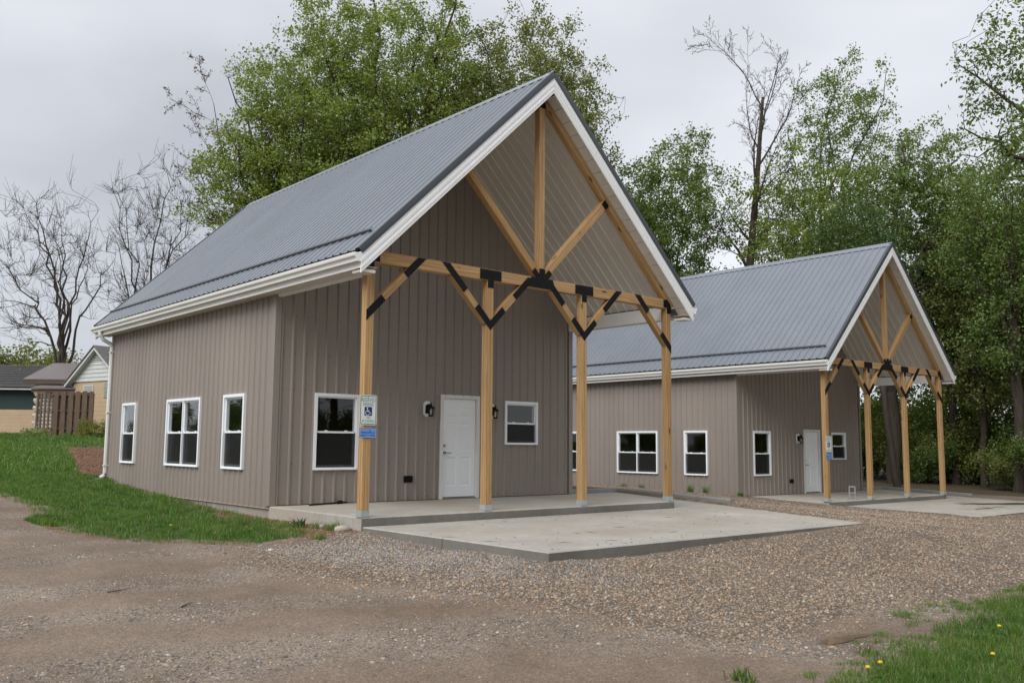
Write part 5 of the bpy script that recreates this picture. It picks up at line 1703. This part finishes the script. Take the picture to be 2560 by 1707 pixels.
# ---------------------------------------------------------------- shrubs near the fence
def bush(name, label, cat, loc, r, h_, n, cols, seed, size=.09):
    rng = np.random.default_rng(seed)
    o = empty(name, (loc[0], loc[1], gz(*loc[:2])+(loc[2] if len(loc) > 2 else 0)))
    tag(o, label, cat)
    d = rng.normal(0, 1, (n, 3)); d[:, 2] = np.abs(d[:, 2]); d /= np.linalg.norm(d, axis=1, keepdims=True)
    lump = 1+.22*np.sin(d[:, 0]*5+seed)+.18*np.sin(d[:, 1]*7+d[:, 2]*4)
    C = d*np.array([r, r, h_])*(lump*rng.uniform(.55, 1, n)**.5)[:, None]
    tw = [(np.stack([c*.9, c]), None) for c in C]
    V, F, c = leaves(rng, tw, 3, size, size*.6, cols)
    link("leaves", np_mesh("leaves", V, F, M['leaf'], c), o)
    st = []
    for k in range(9):
        e = C[rng.integers(n)]
        st.append((np.stack([np.array([e[0]*.1, e[1]*.1, -.05]), e*.5, e*.95]), np.array([.012, .008, .004])))
    v, f = tubes(st, 4)
    link("stems", np_mesh("stems", v, f, M['bark']), o)
    return o
bush("round_bush", "round dark green bush right of the board fence", "bush", (5.55, 25.9), .5, .62, 900, DARK, 3)
bush("yellow_shrub", "loose yellowish shrub growing against the right end of the board fence", "bush", (4.75, 26.1), .75, .75, 700, [(0.12, .17, .03), (.28, .26, .05)], 4, .07)
bush("pale_hosta", "low pale leafed clump at the left foot of the board fence", "plant", (3.15, 28.4), .6, .3, 400, [(0.2, .26, .09), (.4, .42, .2)], 5, .10)

# ---------------------------------------------------------------- gravel
ICO_V, ICO_F = None, None
def ico():
    p = (1+5**.5)/2
    v = np.array([(-1, p, 0), (1, p, 0), (-1, -p, 0), (1, -p, 0), (0, -1, p), (0, 1, p), (0, -1, -p), (0, 1, -p), (p, 0, -1), (p, 0, 1), (-p, 0, -1), (-p, 0, 1)], float)
    v /= np.linalg.norm(v[0])
    f = np.array([(0, 11, 5), (0, 5, 1), (0, 1, 7), (0, 7, 10), (0, 10, 11), (1, 5, 9), (5, 11, 4), (11, 10, 2), (10, 7, 6), (7, 1, 8), (3, 9, 4), (3, 4, 2), (3, 2, 6), (3, 6, 8), (3, 8, 9), (4, 9, 5), (2, 4, 11), (6, 2, 10), (8, 6, 7), (9, 8, 1)])
    return v, f
def octa():
    return np.array([(1, 0, 0), (-1, 0, 0), (0, 1, 0), (0, -1, 0), (0, 0, 1), (0, 0, -1)], float), np.array([(0, 2, 4), (2, 1, 4), (1, 3, 4), (3, 0, 4), (2, 0, 5), (1, 2, 5), (3, 1, 5), (0, 3, 5)])
from_grid = lambda x, y: grid_z(x, y)
def grid_z(x, y):
    """height of the ground mesh itself"""
    i = np.clip(np.searchsorted(gx, x)-1, 0, nxg-2); j = np.clip(np.searchsorted(gy, y)-1, 0, nyg-2)
    tx = (x-gx[i])/(gx[i+1]-gx[i]); ty = (y-gy[j])/(gy[j+1]-gy[j])
    return GZ[i, j]*(1-tx)*(1-ty)+GZ[i+1, j]*tx*(1-ty)+GZ[i, j+1]*(1-tx)*ty+GZ[i+1, j+1]*tx*ty
def scatter(rng, n, poly, dens, edge=.4):
    p = np.array(poly); lo, hi = p.min(0), p.max(0)
    out = []
    tot = 0
    while tot < n:
        x = rng.uniform(lo[0], hi[0], 60000); y = rng.uniform(lo[1], hi[1], 60000)
        s = sdist(x, y, poly)
        k = rng.uniform(0, 1, 60000) < np.clip(.5+s/(2*edge), 0, 1)*dens(x, y)
        out.append(np.stack([x[k], y[k]], 1)); tot += k.sum()
    return np.concatenate(out)[:n]
def no_slab(x, y):
    w_ = np.ones_like(x)
    for (px_, py_, ra, rb, rot_) in PUD:
        w_ = w_*((((x-px_)/(ra+.1))**2+((y-py_)/(rb+.08))**2) > 1)
    a = sdist(x, y, PADS); b = sdist(x-B2[0], y-B2[1], PADS)
    return ((a < -.02) & (b < -.02)).astype(float)*w_
def stones(name, rng, xy, size, palette, weights, base, flat=.6, sink=.25):
    bv, bf = base
    n, k = len(xy), len(bv)
    s = size[0]+(size[1]-size[0])*rng.beta(1.0, 3.2, n)
    sx = s*rng.uniform(.8, 1.3, n); sy = s*rng.uniform(.6, 1.0, n); sz = s*rng.uniform(.4, .8, n)*flat/.6
    V = bv[None]*rng.uniform(.75, 1.2, (n, k, 1))*np.stack([sx, sy, sz], 1)[:, None, :]
    a = rng.uniform(0, 6.28, n); ca, sa = np.cos(a)[:, None], np.sin(a)[:, None]
    til = rng.normal(0, .25, n)[:, None]
    x = V[..., 0]*ca-V[..., 1]*sa; y = V[..., 0]*sa+V[..., 1]*ca; z = V[..., 2]+x*til
    zc = grid_z(xy[:, 0], xy[:, 1])+sz*sink
    P = np.stack([x+xy[:, :1], y+xy[:, 1:], z+zc[:, None]], -1).reshape(-1, 3)
    F = (bf[None]+np.arange(n)[:, None, None]*k).reshape(-1, 3)
    pal = np.array(palette); idx = rng.choice(len(pal), n, p=np.array(weights)/sum(weights))
    c = (pal[idx]*.68+pal.mean(0)*.32)*rng.uniform(.85, 1.35, (n, 1))
    return P, F, np.repeat(c, k, 0)
TANS = [(0.36, 0.245, 0.145), (0.41, 0.32, 0.23), (0.28, 0.235, 0.20), (0.22, 0.19, 0.165), (0.10, 0.085, 0.075), (0.45, 0.40, 0.34), (0.38, 0.205, 0.085), (0.20, 0.15, 0.115)]
TW = [3, 4, 3, 2, 2, 2.0, 1.6, 3]
GREYS = [(0.21, 0.215, 0.22), (0.14, 0.145, 0.155), (0.32, 0.31, 0.30), (0.09, 0.093, 0.10), (0.33, 0.21, 0.11), (0.27, 0.22, 0.17), (0.45, 0.42, 0.39)]
GWt = [3, 3, 2, 2, 1.2, 2, 1]
rg = np.random.default_rng(77)
dist = lambda x, y: np.hypot(x-CAM.x, y-CAM.y)
clump = lambda x, y: .55+.45*vnoise(x, y, 1.4, 9)
near_d = lambda x, y: no_slab(x, y)*np.clip((10.5/dist(x, y))**2.2, 0, 1)*np.clip(clump(x, y)+.25, .10, 1)
xy = scatter(rg, 78000, GRAVEL, near_d, .5)
dd = dist(xy[:, 0], xy[:, 1])
nr = dd < 12.5
parts_ = [stones("g", rg, xy[nr], (.005, .027), TANS, TW, ico()), ]
far = [stones("g", rg, xy[~nr], (.009, .031), TANS, TW, octa())]
road_d = lambda x, y: np.clip(1.05-1.3*travel(x, y)+.3*vnoise(x, y, 1.7, 21), .03, 1)*np.clip((9/dist(x, y))**1.5, 0, 1)*(sdist(x, y, GRAVEL) < .2)*(sdist(x, y, LAWN) < -.2)*no_slab(x, y)
ROADALL = [(-9, -12), (-9, 3), (-3.2, 3), (-3.2, 0), (-1.4, -3.1), (0, -3.0), (0, -7), (3, -11.2), (-2, -11.8), (-4, -13)]
xy2 = scatter(rg, 24000, ROADALL, road_d, .3)
road = stones("r", rg, xy2, (.006, .022), TANS+GREYS[:3], TW+[3, 2, 3], octa(), .5, .1)
xy2b = scatter(rg, 1300, ROADALL, lambda x, y: road_d(x, y)**2, .3)
road_big = stones("r", rg, xy2b, (.014, .042), TANS+GREYS[:3], [1, 3, 3, 2, 1, 4, 1, 1, 4, 2, 4], ico(), .42, .05)
BLUE = [(-1.9, -3.6), (-.5, -3.3), (-.05, -4.0), (-.05, -7.25), (.6, -7.4), (.1, -8.2), (-.9, -7.2), (-1.6, -5.4)]
xy3 = scatter(rg, 9000, BLUE, lambda x, y: no_slab(x, y)*np.clip(clump(x, y)+.4, 0, 1), .5)
blue = stones("b", rg, xy3, (.009, .030), GREYS, GWt, octa(), .55, .2)
def far_ok(x, y):
    return np.ones_like(x)
CLOD = [(0.13, 0.066, 0.036), (0.165, 0.088, 0.048), (0.10, 0.05, 0.029), (0.19, 0.115, 0.07), (0.24, 0.18, 0.14)]
xr = scatter(rg, 3500, RED, far_ok, .4)
clods = stones("c", rg, xr, (.012, .07), CLOD, [3, 3, 3, 1, .3], octa(), .6, .1)
xr2 = scatter(rg, 2500, SLABSIDE, no_slab, .2)
clods2 = stones("c", rg, xr2, (.006, .03), CLOD+TANS[:3], [3, 3, 2, 2, 1, 1, 1, 1], octa(), .6, .15)
def merge(lst):
    V, F, C_, o_ = [], [], [], 0
    for v, f, c in lst:
        V.append(v); F.append(f+o_); C_.append(c); o_ += len(v)
    return np.concatenate(V), np.concatenate(F), np.concatenate(C_)
v, f, c = merge(parts_+far)
tag(link("gravel", np_mesh("gravel", v, f, M['stone'], c)), "tan and brown loose gravel around the parking pads", "gravel", None, 'stuff')
v, f, c = merge([clods, clods2])
tag(link("soil_clods", np_mesh("soil_clods", v, f, M['stone'], c)), "reddish soil clods on the bare bank and along the near slab", "soil", None, 'stuff')
v, f, c = merge([road, road_big])
tag(link("driveway_pebbles", np_mesh("driveway_pebbles", v, f, M['stone'], c)), "small pebbles scattered over the dirt driveway", "gravel", None, 'stuff')
v, f, c = blue
tag(link("grey_gravel", np_mesh("grey_gravel", v, f, M['stone'], c)), "blue grey crushed stone beside the near parking pad's left edge", "gravel", None, 'stuff')

# ---------------------------------------------------------------- grass
def blades(rng, xy, h, w, cols, bend=.5):
    n = len(xy)
    hh = h*rng.uniform(.45, 1.25, n)*np.clip(.8+.75*vnoise(xy[:, 0], xy[:, 1], .55, 61), .3, 1.5)
    a = rng.uniform(0, 6.28, n); d = np.stack([np.cos(a), np.sin(a), np.zeros(n)], 1)
    b = rng.uniform(0, 6.28, n); lean_ = np.stack([np.cos(b), np.sin(b), np.zeros(n)], 1)*(rng.uniform(.1, bend, n)*hh)[:, None]
    r0 = np.stack([xy[:, 0], xy[:, 1], grid_z(xy[:, 0], xy[:, 1])-.005], 1)
    ww = (w*rng.uniform(.6, 1.3, n))[:, None]
    m_ = r0+lean_*.35+np.array([0, 0, 1])*(hh*.6)[:, None]
    tip = r0+lean_+np.array([0, 0, 1])*(hh)[:, None]
    V = np.stack([r0-d*ww*.5, r0+d*ww*.5, m_+d*ww*.4, m_-d*ww*.4, tip], 1).reshape(-1, 3)
    o_ = np.arange(n)[:, None]*5
    F = np.concatenate([o_+np.array([[0, 1, 2, 3]]), o_+np.array([[3, 2, 4, 4]])])
    F3 = np.concatenate([o_+np.array([[0, 1, 2]]), o_+np.array([[0, 2, 3]]), o_+np.array([[3, 2, 4]])])
    cols = np.array(cols)
    pat = np.clip(.5+.9*vnoise(xy[:, 0], xy[:, 1], 1.3, 31), 0, 1)*.6+rng.uniform(0, 1, n)*.4
    c = (cols[0]*(1-pat[:, None])+cols[1]*pat[:, None])*rng.uniform(.75, 1.25, (n, 1))
    dry = rng.uniform(0, 1, n) < .08
    c[dry] = (.30, .26, .13)
    return V, F3, np.repeat(c, 5, 0)
LGREEN = [(0.075, 0.175, 0.03), (0.165, 0.275, 0.058)]
VGREEN = [(0.07, 0.165, 0.028), (0.16, 0.25, 0.05)]
notred = lambda x, y: (sdist(x, y, RED) < .1).astype(float)
lawn_near = [(-2.7,7.2),(-2.5,4),(-2.75,2.3),(-2.95,.9),(-2.35,-1.0),(-1.55,-2.8),(-1.14,-2.95),(-.55,-1.6),(-.42,1.3),(-.05,4.9),(-.05,9.2),(1.2,11),(-3.6,11)]
lawn_far = [(-3.6,11),(1.2,11),(2.6,14),(4.2,20),(6.8,25.5),(6,30),(3,32),(-4,32),(-6,20)]
xa = scatter(rg, 60000, lawn_near, lambda x, y: notred(x, y)*np.clip(.45+1.0*vnoise(x, y, .7, 4), .04, 1), .42)
xb = scatter(rg, 40000, lawn_far, lambda x, y: notred(x, y)*np.clip((20/dist(x, y))**1.5, 0, 1), .3)
xc = scatter(rg, 2200, LAWN2, lambda x, y: np.ones_like(x), .12)
v, f, c = merge([blades(rg, xa, .095, .011, LGREEN), blades(rg, xb, .13, .030, LGREEN), blades(rg, xc, .11, .013, LGREEN)])
tag(link("lawn_grass", np_mesh("lawn_grass", v, f, M['blade'], c)), "green lawn running along the near cabin's left wall up to the houses", "grass", None, 'stuff')
xv = scatter(rg, 62000, [(4.6,-10.55),(3.83,-10.83),(2.6,-11.0),(1.3,-11.2),(.4,-11.3),(-.5,-11.42),(-1.1,-11.5),(-1.7,-12.0),(-1.6,-12.8),(1,-13.2),(6,-12.4),(7,-10.9)], lambda x, y: np.clip(.55+.8*vnoise(x, y, .8, 6), .08, 1), .3)
sp = scatter(rg, 190, SPARSE, lambda x, y: np.clip(.4+.8*vnoise(x, y, .9, 12), .05, 1), .3)
xs_ = (sp[:, None, :]+rg.normal(0, .035, (190, 34, 2))).reshape(-1, 2)
v, f, c = merge([blades(rg, xv, .085, .0065, VGREEN, .7), blades(rg, xs_, .055, .006, LGREEN, .8)])
tag(link("verge_grass", np_mesh("verge_grass", v, f, M['blade'], c)), "grass verge in the bottom right corner", "grass", None, 'stuff')

# ---------------------------------------------------------------- water, weeds, flowers, litter
def water_mat(name, col, rough=.03):
    mt, nt, b = node_mat(name)
    v = coords(nt, (1, 1, 1), 'Object', False)
    n1 = N(nt, "ShaderNodeTexNoise", Scale=6.0, Detail=3.0)
    nt.links.new(v, n1.inputs['Vector'])
    nt.links.new(ramp2(nt, n1.outputs['Fac'], [(.3, sc3(col, .8)), (.7, sc3(col, 1.2))]).outputs[0], b.inputs['Base Color'])
    b.inputs['Roughness'].default_value = rough
    bump(nt, b, n1.outputs['Fac'], .03, .01)
    return mt
M['puddle'] = water_mat("muddy_water", (0.17, 0.13, 0.09), .08)
M['film'] = water_mat("wet_film", (0.12, 0.115, 0.085), .12)
def blob(cx, cy, ra, rb, rot_, seed, n=40):
    r_g = np.random.default_rng(seed); ph = r_g.uniform(0, 6.28, 4)
    o_ = []
    for k in range(n):
        t = 2*math.pi*k/n
        s_ = 1+.16*math.sin(2*t+ph[0])+.16*math.sin(3*t+ph[1])+.12*math.sin(5*t+ph[2])+.09*math.sin(9*t+ph[3])
        x, y = ra*s_*math.cos(t), rb*s_*math.sin(t)
        o_.append((cx+x*math.cos(rot_)-y*math.sin(rot_), cy+x*math.sin(rot_)+y*math.cos(rot_)))
    return o_
for (cx, cy, ra, rb, rot_) in PUD:
    zc = float(grid_z(np.array([cx]), np.array([cy]))[0])+.006
    mb = MB(); pl = blob(cx, cy, ra, rb, rot_, 3); mb.add([(a, b, zc) for a, b in pl], [tuple(range(len(pl)))])
    tag(mb.build("puddle", M['puddle']), kind='structure')
mb = MB(); pl = blob(22.3, -3.55, 1.35, .42, -.45, 8); mb.add([(a, b, B2[2]+PADZ+.004) for a, b in pl], [tuple(range(len(pl)))])
tag(mb.build("puddle", M['film']), kind='structure')

def weed(loc, label, h_, n, seed, cols=LGREEN, wd=.016, cat="weed"):
    rng = np.random.default_rng(seed)
    o = empty("weed", (0, 0, 0)); tag(o, label, cat)
    p = np.array(loc)[None]+rng.normal(0, .05, (n, 2))
    v, f, c = blades(rng, p, h_, wd, cols, 1.1)
    link("leaves", np_mesh("leaves", v, f, M['blade'], c), o)
    st = [(np.stack([np.array([q[0], q[1], gz(*q)-.03]), np.array([q[0]+.01, q[1], gz(*q)+h_*.5])]), np.array([.003, .002])) for q in p[:3]]
    vv, ff_ = tubes(st, 4); link("stem", np_mesh("stem", vv, ff_, M['blade'], np.tile(np.array([[.12, .16, .05]]), (len(vv), 1))), o)
    return o
weed((-.40, -1.85), "broad dark leafy weed at the lawn tip by the porch slab corner", .20, 40, 1, [(0.05, .10, .03), (.10, .16, .05)], .035)
weed((-.87, -3.3), "small green weed on the dirt left of the first porch post", .09, 120, 2, LGREEN, .008)
weed((-.21, -2.55), "bright green weed close to the side of the near porch slab", .14, 140, 3, [(.11, .2, .03), (.2, .3, .06)], .009)
weed((-.28, -2.2), "dull green weed against the side of the near porch slab", .12, 40, 4, LGREEN, .016)
weed((16.0, 3.4), "taller weed against the far cabin's side wall under its single window", .26, 120, 5, LGREEN, .009)
weed((16.0, 2.8), "thin weed against the far cabin's side wall right of the taller weed", .22, 90, 6, LGREEN, .008)
weed((16.05, 1.55), "low wide grass clump at the far cabin's front corner", .13, 260, 7, LGREEN, .009)
weed((16.0, 5.4), "spiky weed under the far cabin's double window", .18, 90, 8, LGREEN, .008)
weed((16.0, 6.2), "small weed near the left end of the far cabin's side wall", .14, 80, 9, LGREEN, .008)
weed((-1.62, -10.9), "dark rosette weed with dry stalks at the bottom edge", .12, 60, 10, VGREEN, .014)
weed((.05, -10.95), "brown seeded weed beside the muddy puddle", .12, 30, 11, [(.10, .08, .04), (.14, .13, .05)], .008)
M['petal'] = painted("dandelion_yellow", (0.72, 0.50, 0.015), 0.7, 0.1, 20.0)
for k, (x, y, lab) in enumerate([(-1.0, -11.55, "yellow dandelion leftmost in the bottom right verge"), (-.78, -11.53, "yellow dandelion just right of the leftmost one in the verge"),
                                 (1.45, -11.5, "yellow dandelion at the right edge above the dense grass"), (.1, -11.98, "yellow dandelion in the dense grass of the bottom right corner"),
                                 (-1.95, -.6, "yellow dandelion in the lawn left of the near cabin")]):
    o = empty("dandelion", (x, y, gz(x, y))); tag(o, lab, "flower", "dandelions")
    part("stem", M['blade'], lambda mb: mb.tube([(0, 0, -.02), (.004, 0, .05), (.0, .0, .115)], .003, 5), o)
    part("flower_head", M['petal'], lambda mb: mb.tube([(0, 0, .108), (0, 0, .117), (0, 0, .127), (0, 0, .131)], [.005, .018, .016, .005], 12), o)
    part("leaf", M['blade'], lambda mb: [mb.add([(0, 0, 0), (.04*math.cos(t)-.012*math.sin(t), .04*math.sin(t)+.012*math.cos(t), .03), (.09*math.cos(t), .09*math.sin(t), .02), (.04*math.cos(t)+.012*math.sin(t), .04*math.sin(t)-.012*math.cos(t), .03)], [(0, 1, 2, 3)]) for t in (0.3, 1.6, 2.9, 4.1, 5.3)], o)
for ob in bpy.data.objects:
    if ob.type == 'MESH' and ob.parent and ob.parent.name.startswith('dandelion') and not ob.data.attributes.get('tint') and ob.data.materials[0] == M['blade']:
        a_ = ob.data.attributes.new('tint', 'FLOAT_COLOR', 'POINT'); a_.data.foreach_set('color', np.tile(np.array([.10, .2, .04, 1], np.float32), len(ob.data.vertices)))
M['stick'] = painted("dead_stick", (0.11, 0.085, 0.065), 0.9, 0.25, 9.0)
def stick(pts, r0, label, side=None):
    o = empty("stick", (0, 0, 0)); tag(o, label, "stick")
    P3 = [(x, y, float(grid_z(np.array([x]), np.array([y]))[0])+.012+k*.002) if len(q) == 2 else q for k, q in enumerate(pts) for (x, y) in [q[:2]]]
    part("main_stem", M['stick'], lambda mb: mb.tube(P3, [r0*(1-.6*k/(len(P3)-1)) for k in range(len(P3))], 6), o)
    if side:
        S3 = [P3[1]] + [(x, y, float(grid_z(np.array([x]), np.array([y]))[0])+.02) if len(q) == 2 else q for q in side for (x, y) in [q[:2]]]
        part("side_shoot", M['stick'], lambda mb: mb.tube(S3, [r0*.6, r0*.3], 5), o)
stick([(-4.29, -5.11), (-4.18, -5.12), (-4.05, -5.07)], .008, "forked dry stick on the dirt driveway at left", [(-4.14, -5.0)])
stick([(-2.35, -1.45), (-2.2, -1.52), (-2.1, -1.50)], .008, "dry stick on the dirt just below the lawn edge")
stick([(-3.95, -6.2), (-3.87, -6.13), (-3.8, -6.09)], .009, "pale grey stick lying on the driveway in the left foreground")
zp = B2[2]+PADZ+.012
stick([(18.9, -4.1, zp), (19.6, -4.25, zp), (20.1, -4.1, zp), (20.6, -4.2, zp)], .012, "thin crooked twig lying on the far parking pad", [(20.0, -3.7, zp)])
def rock(loc, r, label, seed, col=(0.42, 0.38, 0.33)):
    rng = np.random.default_rng(seed)
    bv, bf = ico()
    V = bv*rng.uniform(.75, 1.15, (12, 1))*np.array([r, r*.65, r*.4])
    V = V + np.array([loc[0], loc[1], gz(*loc)+r*.1])
    me = np_mesh("rock", V, bf, M['stone'], np.tile(np.array([col]), (12, 1)))
    return tag(link("rock", me), label, "rock")
rock((-.16, -2.75), .17, "flat pale stone at the near porch slab's front left foot", 1)
rock((-.2, -2.15), .15, "flat pale stone half way along the near porch slab's side", 2)
rock((-.22, -1.55), .12, "small pale stone beside the near porch slab close to the cabin corner", 3)
rock((-1.75, -3.62), .055, "lone white pebble sized stone on the dirt below the lawn tip", 4, (.6, .57, .52))

# bits blown or kicked onto the concrete
def pad_litter(ox, oy, oz, seed, n):
    rng = np.random.default_rng(seed)
    P_, F_, C_ = [], [], []
    off = 0
    for k in range(n):
        edge_ = k < n*.6
        x = rng.uniform(.1, 7.0); y = rng.choice([-7.0+rng.exponential(.12), -3.1-rng.exponential(.06)]) if edge_ else rng.uniform(-6.9, -3.2)
        if y > -3.06 or y < -7.02: continue
        z = oz+PADZ+.001
        a_ = rng.uniform(0, 3.14); ln_ = rng.uniform(.008, .02) if edge_ else rng.choice([rng.uniform(.006, .018), rng.uniform(.06, .2)], p=[.75, .25])
        wd_ = rng.uniform(.006, .014) if ln_ < .05 else .006
        h_ = rng.uniform(.006, .014) if ln_ < .05 else .005
        dx, dy = math.cos(a_)*ln_, math.sin(a_)*ln_; ex_, ey_ = -math.sin(a_)*wd_, math.cos(a_)*wd_
        P_ += [(ox+x-dx, oy+y-dy, z), (ox+x+ex_, oy+y+ey_, z), (ox+x+dx, oy+y+dy, z), (ox+x-ex_, oy+y-ey_, z), (ox+x+rng.normal(0, .002), oy+y, z+h_)]
        F_ += [(off, off+3, off+4), (off+3, off+2, off+4), (off+2, off+1, off+4), (off+1, off, off+4)]
        c_ = np.array(TANS[rng.integers(8)])*.9 if edge_ else np.array([.07, .05, .035])*rng.uniform(.6, 1.8)
        C_ += [c_]*5; off += 5
    return np.array(P_), np.array(F_), np.array(C_)
v, f, c = merge([pad_litter(0, 0, 0, 1, 150), pad_litter(*B2, 2, 90)])
tag(link("pad_litter", np_mesh("pad_litter", v, f, M['stone'], c)), "stray pebbles, leaf bits and twigs lying on the concrete pads", "litter", None, 'stuff')
